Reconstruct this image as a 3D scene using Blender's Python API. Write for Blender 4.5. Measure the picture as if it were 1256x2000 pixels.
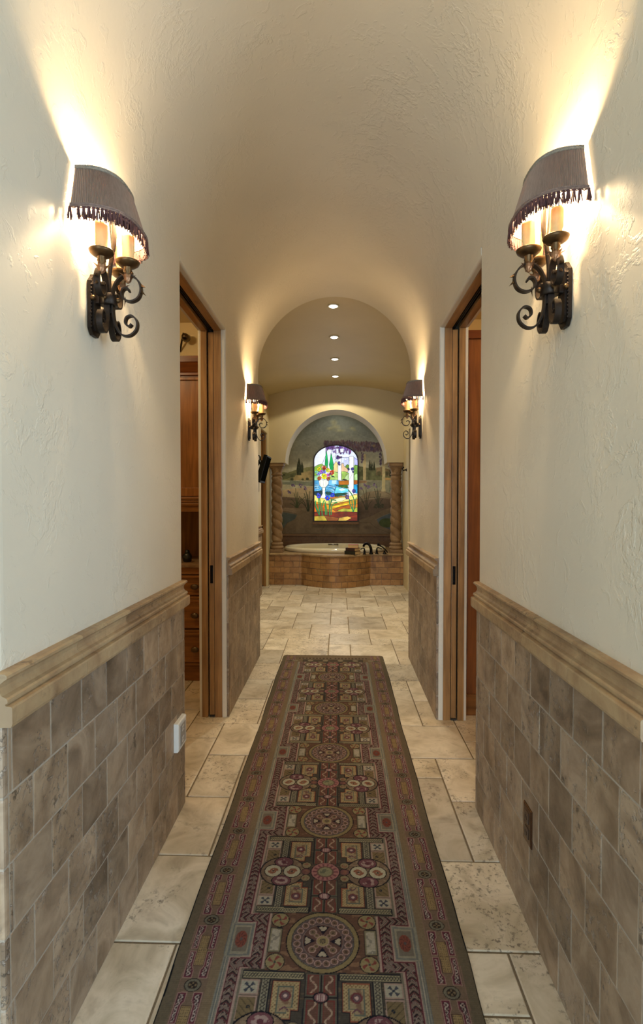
import bpy, bmesh, math, random
import numpy as np
from mathutils import Vector
random.seed(7); RNG = np.random.default_rng(11)
PI = math.pi
S = bpy.context.scene
COL = S.collection
for o in list(bpy.data.objects): bpy.data.objects.remove(o)

# ------------------------------------------------------------------ colours
def lin(c):
    return tuple(((v/255)/12.92 if v/255 <= .04045 else ((v/255+.055)/1.055)**2.4) for v in c)
def lin_np(a):
    a = np.clip(a, 0, 255)/255.0
    return np.where(a <= .04045, a/12.92, ((a+.055)/1.055)**2.4)

# ------------------------------------------------------------------ materials
class NT:
    def __init__(s, name):
        s.m = bpy.data.materials.new(name); s.m.use_nodes = True
        s.t = s.m.node_tree; s.t.nodes.clear()
        s.out = s.n('ShaderNodeOutputMaterial')
        s.b = s.n('ShaderNodeBsdfPrincipled')
        s.l(s.b.outputs[0], s.out.inputs[0])
        s.tc = s.n('ShaderNodeTexCoord')
    def n(s, t, **k):
        n = s.t.nodes.new(t)
        for a, v in k.items(): setattr(n, a, v)
        return n
    def l(s, a, b): s.t.links.new(a, b)
    def vec(s, scale=(1,1,1), off=None):
        m = s.n('ShaderNodeMapping'); m.inputs['Scale'].default_value = scale
        s.l(s.tc.outputs['Object'], m.inputs['Vector'])
        if off is not None:
            a = s.n('ShaderNodeVectorMath', operation='ADD')
            s.l(m.outputs[0], a.inputs[0]); s.l(off, a.inputs[1]); return a.outputs[0]
        return m.outputs[0]
    def noise(s, vec, scale=5, detail=3, rough=.5, dist=0):
        n = s.n('ShaderNodeTexNoise'); n.inputs['Scale'].default_value = scale
        n.inputs['Detail'].default_value = detail; n.inputs['Roughness'].default_value = rough
        n.inputs['Distortion'].default_value = dist
        s.l(vec, n.inputs['Vector']); return n.outputs[0]
    def ramp(s, fac, stops, interp='LINEAR'):
        r = s.n('ShaderNodeValToRGB'); r.color_ramp.interpolation = interp
        el = r.color_ramp.elements
        while len(el) < len(stops): el.new(.5)
        for e, (p, c) in zip(el, stops):
            e.position = p; e.color = (*c, 1) if len(c) == 3 else c
        s.l(fac, r.inputs[0]); return r.outputs[0]
    def mix(s, fac, a, b, mode='MIX'):
        m = s.n('ShaderNodeMix', data_type='RGBA', blend_type=mode)
        if hasattr(fac, 'node'): s.l(fac, m.inputs[0])
        else: m.inputs[0].default_value = fac
        for v, i in ((a, 6), (b, 7)):
            if hasattr(v, 'node'): s.l(v, m.inputs[i])
            else: m.inputs[i].default_value = (*v, 1)
        return m.outputs[2]
    def math(s, op, a, b=None):
        m = s.n('ShaderNodeMath', operation=op)
        for v, i in ((a, 0), (b, 1)):
            if v is None: continue
            if hasattr(v, 'node'): s.l(v, m.inputs[i])
            else: m.inputs[i].default_value = v
        return m.outputs[0]
    def bump(s, h, strength=.3, dist=.01):
        b = s.n('ShaderNodeBump'); b.inputs['Strength'].default_value = strength
        b.inputs['Distance'].default_value = dist
        s.l(h, b.inputs['Height']); s.l(b.outputs[0], s.b.inputs['Normal'])
    def base(s, c):
        if hasattr(c, 'node'): s.l(c, s.b.inputs['Base Color'])
        else: s.b.inputs['Base Color'].default_value = (*c, 1)
    def set(s, **k):
        for a, v in k.items():
            i = s.b.inputs[a.replace('_', ' ')]
            if hasattr(v, 'node'): s.l(v, i)
            else: i.default_value = v
        return s

def simple(name, rgb, rough=.5, metal=0, var=.12, nscale=30, bump=0, spec=.5):
    t = NT(name); c = lin(rgb)
    f = t.noise(t.vec(), nscale, 3)
    t.base(t.ramp(f, [(.3, tuple(v*(1-var) for v in c)), (.7, tuple(min(1, v*(1+var)) for v in c))]))
    t.set(Roughness=rough, Metallic=metal, Specular_IOR_Level=spec)
    if bump: t.bump(f, bump, .003)
    return t.m

def plaster(name, rgb, amount=1.0):
    t = NT(name); c = lin(rgb); v = t.vec()
    big = t.noise(v, 1.6, 3)
    t.base(t.ramp(big, [(.3, tuple(x*.94 for x in c)), (.7, tuple(min(1, x*1.04) for x in c))]))
    # skip-trowel: flat plateaus with torn edges plus a few ridges
    w = t.noise(v, 7.0, 6, .66, .35)
    plate = t.ramp(w, [(.47, (0,0,0)), (.50, (1,1,1)), (.53, (1,1,1)), (.56, (.35,.35,.35))])
    msk = t.ramp(t.noise(v, 2.3, 2), [(.46, (0,0,0)), (.62, (1,1,1))])
    fine = t.math('ADD', t.noise(v, 60, 3), t.math('MULTIPLY', t.ramp(t.noise(v, 22, 4, .6, .8), [(.60, (0,0,0)), (.66, (1,1,1))]), 2.2))
    h = t.math('ADD', t.math('MULTIPLY', t.math('MULTIPLY', plate, msk), .62), t.math('MULTIPLY', fine, .12))
    t.bump(h, .34*amount, .008)
    t.set(Roughness=.48, Specular_IOR_Level=.35)
    return t.m

def travertine(name, cols, pit=(.2,.15,.1), island=True, scale=1.0, rough=.42, pitamt=.8, bumps=.35, islevar=1.0):
    t = NT(name)
    g = t.n('ShaderNodeNewGeometry')
    rnd = g.outputs['Random Per Island']
    cv = t.n('ShaderNodeCombineXYZ')
    t.l(t.math('MULTIPLY', rnd, 37.0), cv.inputs[0]); t.l(t.math('MULTIPLY', rnd, 91.0), cv.inputs[1]); t.l(t.math('MULTIPLY', rnd, 17.0), cv.inputs[2])
    v = t.vec((scale,)*3, cv.outputs[0])
    a = t.noise(v, 6, 4, .6, .8)
    n = len(cols)
    veins = t.ramp(a, [(.25+.5*i/(n-1), lin(c)) for i, c in enumerate(cols)])
    tone = t.ramp(rnd, [(0, (.70,.68,.66)), (.35, (.98,.97,.96)), (.7, (1.08,1.05,1.0)), (1, (.86,.82,.78))])
    col = t.mix(islevar, veins, tone, 'MULTIPLY')
    cloud = t.noise(v, 2.2, 3)
    p1 = t.noise(v, 55, 4, .65, .3)
    thr = t.math('ADD', t.noise(v, 7, 3), t.math('MULTIPLY', t.math('SUBTRACT', t.math('FRACT', t.math('MULTIPLY', rnd, 7.31)), .55), .28 if islevar else 0))
    reg = t.ramp(thr, [(.47, (0,0,0)), (.60, (1,1,1))])
    pits = t.math('MULTIPLY', t.ramp(p1, [(.56, (0,0,0)), (.62, (1,1,1))]), reg)
    col = t.mix(t.math('MULTIPLY', pits, pitamt), col, pit)
    dk = t.math('MULTIPLY', t.ramp(t.noise(v, 34, 5, .7), [(.36, (1,1,1)), (.43, (0,0,0))]), reg)
    col = t.mix(t.math('MULTIPLY', dk, .7), col, tuple(x*.45 for x in lin(cols[0])))
    col = t.mix(.55, col, t.ramp(cloud, [(.36, (.70,.64,.56)), (.62, (1.12,1.12,1.12))]), 'MULTIPLY')
    t.base(col)
    h = t.math('SUBTRACT', t.math('MULTIPLY', t.noise(v, 20, 4), .3), pits)
    t.bump(h, bumps, .004)
    t.set(Roughness=t.ramp(p1, [(.3, (rough-.08,)*3), (.7, (rough+.15,)*3)]), Specular_IOR_Level=.4)
    return t.m

def wood(name, dark, light, axis='Z', rough=.38, knots=True):
    t = NT(name)
    sc = {'Z': (22,22,1.6), 'Y': (22,1.6,22), 'X': (1.6,22,22)}[axis]
    v = t.vec(sc)
    a = t.noise(v, 1.0, 5, .6, .5)
    b = t.noise(v, 4.0, 3)
    col = t.ramp(a, [(.28, lin(dark)), (.5, tuple((x+y)/2 for x, y in zip(lin(dark), lin(light)))), (.72, lin(light))])
    col = t.mix(.35, col, t.ramp(b, [(.35, (.7,.66,.62)), (.6, (1.1,1.1,1.1))]), 'MULTIPLY')
    blot = t.noise(t.vec((3,3,3)), 1.3, 2)
    col = t.mix(.5, col, t.ramp(blot, [(.35, (.72,.66,.6)), (.6, (1.08,1.08,1.08))]), 'MULTIPLY')
    if knots:
        vo = t.n('ShaderNodeTexVoronoi'); vo.inputs['Scale'].default_value = 1.0
        ks = {'Z': (6,6,2.6), 'Y': (6,2.6,6), 'X': (2.6,6,6)}[axis]
        t.l(t.vec(ks), vo.inputs['Vector'])
        k = t.ramp(vo.outputs['Distance'], [(.05, (1,1,1)), (.13, (0,0,0))])
        col = t.mix(t.math('MULTIPLY', k, .7), col, tuple(x*.35 for x in lin(dark)))
    t.base(col); t.set(Roughness=rough, Specular_IOR_Level=.45); t.bump(a, .08, .002)
    return t.m

def attr_mat(name, rough=.8, emis=0, gain=1.0, bump=0, bscale=200, spec=.2):
    t = NT(name)
    a = t.n('ShaderNodeAttribute'); a.attribute_name = 'paint'
    c = a.outputs['Color']
    if gain != 1.0: c = t.mix(1.0, c, (gain,)*3, 'MULTIPLY')
    if emis:
        t.base((.02,.02,.02)); t.l(c, t.b.inputs['Emission Color']); t.b.inputs['Emission Strength'].default_value = emis
    else: t.base(c)
    t.set(Roughness=rough, Specular_IOR_Level=spec)
    if bump: t.bump(t.noise(t.vec(), bscale, 2), bump, .002)
    return t.m

def emit(name, rgb, strength):
    t = NT(name); t.base((.8,.8,.8)); f = t.noise(t.vec(), 3, 1)
    t.l(t.ramp(f, [(0, tuple(x*.97 for x in rgb)), (1, rgb)]), t.b.inputs['Emission Color'])
    t.b.inputs['Emission Strength'].default_value = strength
    return t.m

# ------------------------------------------------------------------ mesh builder
class MB:
    def __init__(s): s.v = []; s.f = []; s.sm = []
    def add(s, vs, fs, smooth=False):
        b = len(s.v); s.v += [tuple(x) for x in vs]
        s.f += [tuple(b+i for i in f) for f in fs]; s.sm += [smooth]*len(fs)
        return s
    def box(s, x0, x1, y0, y1, z0, z1, c=0):
        if x0 > x1: x0, x1 = x1, x0
        if y0 > y1: y0, y1 = y1, y0
        if z0 > z1: z0, z1 = z1, z0
        if c <= 0:
            vs = [(x,y,z) for z in (z0,z1) for y in (y0,y1) for x in (x0,x1)]
            return s.add(vs, [(0,2,3,1),(4,5,7,6),(0,1,5,4),(2,6,7,3),(0,4,6,2),(1,3,7,5)])
        bm = bmesh.new()
        r = bmesh.ops.create_cube(bm, size=1)
        for v in r['verts']:
            v.co = ((x0+x1)/2+v.co.x*(x1-x0), (y0+y1)/2+v.co.y*(y1-y0), (z0+z1)/2+v.co.z*(z1-z0))
        bmesh.ops.bevel(bm, geom=list(bm.edges), offset=min(c, .45*min(x1-x0,y1-y0,z1-z0)), segments=2, profile=.6, affect='EDGES')
        bm.verts.index_update()
        vs = [v.co[:] for v in bm.verts]; fs = [[v.index for v in f.verts] for f in bm.faces]
        bm.free(); return s.add(vs, fs)
    def slab(s, o, U, V, N, d, c):
        """tile: rectangle o..o+U..o+V, front face d along N, front edges chamfered by c"""
        o, U, V, N = Vector(o), Vector(U), Vector(V), Vector(N)
        u, v = U.normalized(), V.normalized()
        def ring(off, ins):
            return [o+N*off+u*ins+v*ins, o+U+N*off-u*ins+v*ins, o+U+V+N*off-u*ins-v*ins, o+V+N*off+u*ins-v*ins]
        vs = ring(0,0)+ring(d-c*.7,0)+ring(d-c*.2,c*.4)+ring(d,c)
        fs = [(12,13,14,15)]
        for k in range(3):
            for i in range(4): fs.append((k*4+i, k*4+(i+1)%4, k*4+4+(i+1)%4, k*4+4+i))
        if U.cross(V).dot(N) < 0: fs = [tuple(reversed(f)) for f in fs]
        return s.add(vs, fs)
    def prism(s, poly, a, b, axis='Z', smooth=False):
        """poly: list of 2D points; axis Z: (x,y) Y: (x,z) X: (y,z)"""
        def P(p, t): return {'Z': (p[0],p[1],t), 'Y': (p[0],t,p[1]), 'X': (t,p[0],p[1])}[axis]
        n = len(poly)
        vs = [P(p,a) for p in poly]+[P(p,b) for p in poly]
        s.add(vs, [(i,(i+1)%n,n+(i+1)%n,n+i) for i in range(n)], smooth)
        return s.add(vs, [tuple(range(n-1,-1,-1)), tuple(range(n,2*n))])
    def lathe(s, prof, c=(0,0,0), n=24, axis='Z', sx=1, sy=1, cap=True):
        vs, fs = [], []
        for r, h in prof:
            for i in range(n):
                t = 2*PI*i/n; a, b = r*math.cos(t)*sx, r*math.sin(t)*sy
                p = {'Z': (a,b,h), 'X': (h,a,b), 'Y': (a,h,b)}[axis]
                vs.append((c[0]+p[0], c[1]+p[1], c[2]+p[2]))
        m = len(prof)
        for k in range(m-1):
            for i in range(n): fs.append((k*n+i, k*n+(i+1)%n, (k+1)*n+(i+1)%n, (k+1)*n+i))
        s.add(vs, fs, True)
        if cap:
            for k in (0, m-1):
                if prof[k][0] > 1e-5: s.add(vs[k*n:(k+1)*n], [tuple(range(n))])
        return s
    def tube(s, pts, r, n=10, cap=True):
        pts = [Vector(p) for p in pts]; m = len(pts); vs, fs = [], []
        rr = r if isinstance(r, (list, tuple)) else [r]*m
        up = None
        for i, p in enumerate(pts):
            d = (pts[min(i+1,m-1)]-pts[max(i-1,0)]).normalized()
            if up is None: up = d.orthogonal().normalized()
            up = (up-d*up.dot(d)); up = up.normalized() if up.length > 1e-6 else d.orthogonal().normalized()
            w = d.cross(up)
            for k in range(n):
                t = 2*PI*k/n; vs.append(p+(up*math.cos(t)+w*math.sin(t))*rr[i])
        for i in range(m-1):
            for k in range(n): fs.append((i*n+k, i*n+(k+1)%n, (i+1)*n+(k+1)%n, (i+1)*n+k))
        s.add(vs, fs, True)
        if cap: s.add(vs[:n], [tuple(range(n-1,-1,-1))]); s.add(vs[-n:], [tuple(range(n))])
        return s
    def strap(s, pts, wdir, width, th):
        """flat iron bar bent along pts, its width along wdir"""
        pts = [Vector(p) for p in pts]; W = Vector(wdir).normalized(); m = len(pts); vs, fs = [], []
        for i, p in enumerate(pts):
            d = (pts[min(i+1,m-1)]-pts[max(i-1,0)]).normalized(); N = d.cross(W).normalized()
            for a, b in ((-1,-1),(1,-1),(1,1),(-1,1)):
                vs.append(p+W*a*width/2+N*b*th/2)
        for i in range(m-1):
            for k in range(4): fs.append((i*4+k, i*4+(k+1)%4, (i+1)*4+(k+1)%4, (i+1)*4+k))
        fs += [(3,2,1,0), tuple(range((m-1)*4, m*4))]
        return s.add(vs, fs)
    def ball(s, c, r, n=12, sx=1, sy=1, sz=1):
        k = n//2
        prof = [(max(1e-4, r*math.sin(PI*i/k)), -r*math.cos(PI*i/k)*sz) for i in range(k+1)]
        return s.lathe(prof, c, n, sx=sx, sy=sy, cap=False)
    def build(s, name, mat, parent=None, local=False, bevel=0, solid=0):
        me = bpy.data.meshes.new(name)
        off = Vector((0,0,0))
        if parent is not None and not local:
            q = parent
            while q: off += Vector(q.location); q = q.parent
        me.from_pydata([tuple(Vector(v)-off) for v in s.v], [], s.f)
        me.polygons.foreach_set('use_smooth', s.sm); me.validate(); me.update()
        bm = bmesh.new(); bm.from_mesh(me)
        if len(bm.faces) < 60000: bmesh.ops.recalc_face_normals(bm, faces=bm.faces)
        bm.to_mesh(me); bm.free()
        me.materials.append(mat)
        o = bpy.data.objects.new(name, me); COL.objects.link(o)
        if parent is not None: o.parent = parent
        if solid:
            m = o.modifiers.new('solid', 'SOLIDIFY'); m.thickness = solid
        if bevel:
            m = o.modifiers.new('bevel', 'BEVEL'); m.width = bevel; m.segments = 2; m.limit_method = 'ANGLE'
        return o

def tag(o, label, cat, group=None, kind=None):
    if label: o['label'] = label
    if cat: o['category'] = cat
    if group: o['group'] = group
    if kind: o['kind'] = kind
    return o
def thing(name, label, cat, loc=(0,0,0), rz=0, group=None):
    o = bpy.data.objects.new(name, None); COL.objects.link(o); o.empty_display_size = .05
    o.location = loc; o.rotation_euler = (0,0,rz)
    return tag(o, label, cat, group)
def struct(o, label=None, cat=None):
    o['kind'] = 'structure'
    return tag(o, label, cat)
def estruct(name, loc=(0,0,0)):
    o = bpy.data.objects.new(name, None); COL.objects.link(o); o.location = loc; o['kind'] = 'structure'; return o

def catmull(pts, n=8):
    P = [Vector(p) for p in pts]; out = []
    for i in range(len(P)-1):
        a, b, c, d = P[max(i-1,0)], P[i], P[i+1], P[min(i+2,len(P)-1)]
        for k in range(n):
            t = k/n
            out.append(.5*((2*b)+(c-a)*t+(2*a-5*b+4*c-d)*t*t+(3*b-a-3*c+d)*t**3))
    out.append(P[-1]); return out

def rounded(poly, radii, n=6):
    """round the corners of a 2D polygon"""
    out = []; m = len(poly)
    for i, p in enumerate(poly):
        r = radii[i]
        if r <= 0: out.append(p); continue
        p = Vector(p); a = (Vector(poly[i-1])-p).normalized(); b = (Vector(poly[(i+1)%m])-p).normalized()
        for k in range(n+1):
            t = k/n
            q = p+a*r*(1-t)**2+b*r*t**2   # quadratic arc
            out.append(tuple(q))
    return out

def grid_mesh(name, P, C, mat, mask=None, parent=None):
    """P (ny,nx,3) points, C (ny,nx,3) linear colours"""
    ny, nx = P.shape[:2]
    idx = np.arange(ny*nx).reshape(ny, nx)
    q = np.stack([idx[:-1,:-1], idx[:-1,1:], idx[1:,1:], idx[1:,:-1]], -1).reshape(-1, 4)
    if mask is not None:
        m = (mask[:-1,:-1] & mask[:-1,1:] & mask[1:,1:] & mask[1:,:-1]).reshape(-1); q = q[m]
        used = np.unique(q); remap = -np.ones(ny*nx, int); remap[used] = np.arange(len(used))
        q = remap[q]; pts = P.reshape(-1,3)[used]; cs = C.reshape(-1,3)[used]
    else: pts = P.reshape(-1,3); cs = C.reshape(-1,3)
    me = bpy.data.meshes.new(name)
    me.vertices.add(len(pts)); me.vertices.foreach_set('co', pts.astype(np.float32).ravel())
    me.loops.add(q.size); me.loops.foreach_set('vertex_index', q.astype(np.int32).ravel())
    me.polygons.add(len(q)); me.polygons.foreach_set('loop_start', np.arange(0, q.size, 4, dtype=np.int32))
    me.update(calc_edges=True)
    a = me.attributes.new('paint', 'FLOAT_COLOR', 'POINT')
    c4 = np.ones((len(pts), 4), np.float32); c4[:, :3] = cs; a.data.foreach_set('color', c4.ravel())
    me.materials.append(mat)
    o = bpy.data.objects.new(name, me); COL.objects.link(o)
    if parent is not None: o.parent = parent
    return o

# ------------------------------------------------------------------ raster painter (surface pattern of rug, mural, glass)
def vnoise(X, Y, sx, sy, seed=0, octaves=3):
    r = np.random.default_rng(seed); out = np.zeros(np.broadcast(X, Y).shape); amp = 1; tot = 0
    for k in range(octaves):
        g = r.random((64, 64))
        fx, fy = X*sx*2**k, Y*sy*2**k
        ix, iy = np.floor(fx).astype(int), np.floor(fy).astype(int); tx, ty = fx-ix, fy-iy
        tx = tx*tx*(3-2*tx); ty = ty*ty*(3-2*ty)
        a, b = g[iy%64, ix%64], g[iy%64, (ix+1)%64]; c, d = g[(iy+1)%64, ix%64], g[(iy+1)%64, (ix+1)%64]
        out += amp*((a*(1-tx)+b*tx)*(1-ty)+(c*(1-tx)+d*tx)*ty); tot += amp; amp *= .5
    return out/tot-.5

class Canvas:
    def __init__(s, X, Y, bg): s.X, s.Y = X, Y; s.C = np.empty(X.shape+(3,)); s.C[:] = bg; s.seed = 1; s.lead = np.zeros(X.shape)
    def win(s, x0, x1, y0, y1):
        xs, ys = s.X[0], s.Y[:, 0]
        i = np.where((xs >= x0) & (xs <= x1))[0]; j = np.where((ys >= y0) & (ys <= y1))[0]
        if len(i) == 0 or len(j) == 0: return None
        return (slice(j[0], j[-1]+1), slice(i[0], i[-1]+1))
    def put(s, w, m, col, var, a, nsc):
        s.seed += 1; X, Y = s.X[w], s.Y[w]; c = np.array(col, float)
        n = vnoise(X, Y, nsc, nsc, s.seed)[..., None]
        c = c*(1+var*2*n); m = (m*a)[..., None]
        s.C[w] = s.C[w]*(1-m)+c*m
    def poly(s, pts, col, var=.12, a=1, nsc=.1, lead=0, wob=0):
        pts = np.array(pts, float); pad = lead+wob+1
        w = s.win(pts[:,0].min()-pad, pts[:,0].max()+pad, pts[:,1].min()-pad, pts[:,1].max()+pad)
        if w is None: return s
        X, Y = s.X[w], s.Y[w]
        if wob: 
            s.seed += 1; X = X+vnoise(X, Y, .15, .15, s.seed)*2*wob; Y = Y+vnoise(X, Y, .15, .15, s.seed+500)*2*wob
        ins = np.zeros(X.shape, bool); n = len(pts)
        for i in range(n):
            (xa, ya), (xb, yb) = pts[i], pts[(i+1)%n]
            if ya == yb: continue
            ins ^= ((ya > Y) != (yb > Y)) & (X < (xb-xa)*(Y-ya)/(yb-ya)+xa)
        s.put(w, ins.astype(float), col, var, a, nsc)
        if lead: s.line(list(map(tuple, pts))+[tuple(pts[0])], lead, (18,18,16))
        return s
    def ell(s, cx, cy, rx, ry, col, var=.12, a=1, nsc=.1, lead=0, soft=0):
        w = s.win(cx-rx-lead-1, cx+rx+lead+1, cy-ry-lead-1, cy+ry+lead+1)
        if w is None: return s
        d = np.sqrt(((s.X[w]-cx)/rx)**2+((s.Y[w]-cy)/ry)**2)
        if lead: s.put(w, ((d < 1+lead/min(rx,ry))).astype(float), (18,18,16), 0, 1, nsc)
        m = np.clip((1-d)/soft, 0, 1) if soft else (d < 1).astype(float)
        s.put(w, m, col, var, a, nsc); return s
    def line(s, pts, wd, col, var=.05, a=1):
        for (xa, ya), (xb, yb) in zip(pts[:-1], pts[1:]):
            w = s.win(min(xa,xb)-wd, max(xa,xb)+wd, min(ya,yb)-wd, max(ya,yb)+wd)
            if w is None: continue
            X, Y = s.X[w], s.Y[w]; L = (xb-xa)**2+(yb-ya)**2+1e-9
            t = np.clip(((X-xa)*(xb-xa)+(Y-ya)*(yb-ya))/L, 0, 1)
            d = np.hypot(X-xa-t*(xb-xa), Y-ya-t*(yb-ya))
            s.put(w, np.clip((wd/2-d)/(wd*.25)+.5, 0, 1), col, var, a, .1)
        return s
    def curve(s, pts, wd, col, a=1): return s.line([tuple(p) for p in catmull([(x,y,0) for x,y in pts], 6)] if False else [(p.x,p.y) for p in catmull([(x,y,0) for x,y in pts], 6)], wd, col, a=a)
# ------------------------------------------------------------------ shared materials
M_plaster = plaster('plaster_cream', (211,202,183))
M_plaster_b = plaster('plaster_bath', (203,188,150), .5)
M_closet = plaster('plaster_closet', (226,202,150), .6)
M_grout = simple('grout', (160,148,132), .9, var=.1, nscale=80)
M_wtile = travertine('travertine_wall', [(98,83,67),(137,118,98),(164,145,123),(124,106,87)], pit=(.36,.31,.26), rough=.42, pitamt=.6, bumps=.9)
M_ftile = travertine('travertine_floor', [(158,147,129),(190,180,160),(212,203,186),(172,161,142)], pit=(.14,.11,.08), rough=.34, pitamt=.75, bumps=.25)
M_rail = travertine('travertine_rail', [(118,96,72),(150,126,98),(168,146,114),(134,110,84)], pit=(.2,.14,.09), rough=.45, pitamt=.6)
M_fgrout = simple('floor_grout', (112,97,76), .9, var=.15, nscale=60)
M_carv = travertine('carved_stone', [(112,88,60),(140,112,80),(154,126,92),(124,98,70)], pit=(.16,.1,.06), rough=.6, pitamt=.6, islevar=0)
W_d, W_l = (118,84,48), (182,136,82)
M_woodZ = wood('alder_upright', W_d, W_l, 'Z')
M_woodY = wood('alder_header', W_d, W_l, 'Y')
M_woodX = wood('alder_rail', W_d, W_l, 'X')
M_cab = wood('cabinet_alder', (104,64,28), (164,108,54), 'Z', .32)
M_cabX = wood('cabinet_alder_rail', (104,64,28), (164,108,54), 'X', .32, False)
M_track = simple('track_dark_metal', (60,56,50), .5, .6)  # plain dark metal of the door tracks and floor guides
M_black = simple('blackened_bronze', (26,23,20), .35, .85)
M_iron = simple('wrought_iron', (46,38,32), .45, .75, .3, 60, .15)
M_bronze = simple('antique_bronze', (92,70,44), .4, .85, .3, 50)
M_leaf = simple('gilded_leaf', (150,112,82), .4, .8, .3, 60)
M_candle = simple('candle_sleeve', (214,178,120), .5, 0, .12, 40, .2)
M_white = simple('white_plastic', (222,222,218), .35, 0, .03)
M_screen = simple('tv_plastic', (24,25,25), .5, 0, .1, spec=.06)
M_tub = simple('tub_enamel', (232,222,190), .08, 0, .02, 5)
M_knob = simple('pewter_knob', (104,88,68), .28, .9)
M_jar = simple('dark_jar', (30,32,26), .25)

XL, XR, TL, TR = -.722, .633, .010, .012
Y0, OA, OB, YE = 1.072, 2.385, 3.34, 4.69
ZS, CX, RV = 2.53, -.0445, .6775
ZD = 2.487
def xo(s, t): return XL-t if s < 0 else XR+t

# ------------------------------------------------------------------ floor: French pattern travertine
fl = MB(); base = MB()
base.box(-3.2, 3.2, -3.8, 10.1, -.06, -.004)
PX, PY = .2075, .2044
kinds = [(-1,6,2,2),(0,4,2,2),(1,1,2,3),(0,2,1,2),(1,0,1,1),(2,4,1,1)]
for k in range(-8, 9):
    for m in range(-8, 10):
        for (i, j, w, h) in kinds:
            ii, jj = i+3*k, j-k+6*m
            x0, y0 = .525+ii*PX, 1.615+jj*PY
            if x0 < -3.1 or x0+w*PX > 3.1 or y0 < -3.6 or y0+h*PY > 10: continue
            g = .0035
            fl.slab((x0+g, y0+g, -.012), (w*PX-2*g,0,0), (0,h*PY-2*g,0), (0,0,1), .012+random.uniform(-.0008,.0006), .004)
flo = fl.build('floor', M_ftile); struct(flo, 'honed travertine floor tiles in a pattern of mixed sizes', 'floor')
gr = base.build('grout_bed', M_fgrout, flo)

# ------------------------------------------------------------------ corridor walls
def corridor_wall(s):
    name = 'wall_left' if s < 0 else 'wall_right'
    mb = MB()
    def P(pts): return [(xo(s,t), y) for t, y in pts]
    # near length
    mb.prism(rounded(P([(0,Y0),(0,OA),(.179,OA),(.179,Y0)]), [.03,.014,.01,0]), 0, ZS)
    # far length: a front and a back leaf with the door pocket between them
    mb.prism(rounded(P([(0,OB),(0,YE),(.030,YE),(.030,OB)]), [.014,.01,0,0]), 0, ZS)
    mb.prism(rounded(P([(.162,OB),(.162,YE),(.179,YE),(.179,OB)]), [0,0,0,.006]), 0, ZS)
    mb.prism(P([(.030,YE-.05),(.162,YE-.05),(.162,YE),(.030,YE)]), 0, ZS)
    # header over the opening
    def Q(pts): return [(xo(s,t), z) for t, z in pts]
    mb.prism(rounded(Q([(0,ZS),(0,ZD),(.030,ZD),(.030,ZS)]), [0,.014,0,0]), OA, OB, 'Y')
    mb.prism(Q([(.162,ZS),(.162,ZD),(.179,ZD),(.179,ZS)]), OA, OB, 'Y')
    # wall above the spring line, behind the vault
    mb.prism(Q([(.13,ZS),(.13,3.45),(.179,3.45),(.179,ZS)]), Y0, YE, 'Y')
    return struct(mb.build(name, M_plaster), ('cream' if s < 0 else 'tan')+' trowelled plaster wall of the passage with a tiled dado', 'wall')
WL, WR = corridor_wall(-1), corridor_wall(1)

RAILP = [(0,1.036),(-.020,1.035),(-.025,1.031),(-.025,1.025),(-.019,1.021),(-.011,1.014),(-.008,1.004),(-.009,.995),(-.014,.988),(-.023,.984),(-.026,.980),(-.026,.974),(-.021,.9715),(-.021,.968),(-.034,.966),(-.036,.962),(-.036,.930),(-.033,.922),(0,.921)]
RAILP_S = [(t, z) for t, z in RAILP]
def wainscot(xf, inward, ya, yb, parent, off=0.0, tface=.011, returns=(True, True)):
    """xf plaster face x, inward = +1/-1 direction into the room"""
    t = MB(); g = MB()
    a, b = ya+(.021 if returns[0] else 0), yb-(.021 if returns[1] else 0)
    g.box(xf, xf+inward*(tface-.0012), ya+.002, yb-.002, 0, .925)
    rh, tw = .1532, .1545
    for r in range(6):
        z0 = r*rh+.0025; z1 = (r+1)*rh-.0025
        st = off+(tw/2 if r % 2 else 0); k = math.floor((a-st)/tw)
        y = st+k*tw
        while y < b:
            p, q = max(y+.0022, a+.001), min(y+tw-.0022, b-.001)
            if q-p > .005:
                t.slab((xf, p, z0), (0,q-p,0), (0,0,z1-z0), (inward,0,0), tface+random.uniform(-.0005,.0008), .0018)
            y += tw
    for e, yy in ((returns[0], ya), (returns[1], yb-.019)):
        if e:
            for r in range(6): t.box(xf-inward*.002, xf+inward*(tface+.001), yy, yy+.019, r*rh+.0015, (r+1)*rh-.0015, .006)
    r_ = MB(); y = ya-.004
    n = max(1, round((yb-ya)/.305)); L = (yb-ya+.008)/n
    for i in range(n):
        r_.prism([(xf-inward*tt, z) for tt, z in RAILP], y+i*L+.0006, y+(i+1)*L-.0006, 'Y')
    t.build('tile_wainscot', M_wtile, parent); g.build('grout_bed', M_grout, parent); r_.build('chair_rail', M_rail, parent)
wainscot(XL, 1, Y0+.002, OA-.002, WL, 2.266)
wainscot(XL, 1, OB+.004, YE-.002, WL, 3.42)
wainscot(XR, -1, Y0-.02, OA-.002, WR, 2.25)
wainscot(XR, -1, OB+.004, YE-.002, WR, 3.36)

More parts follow.
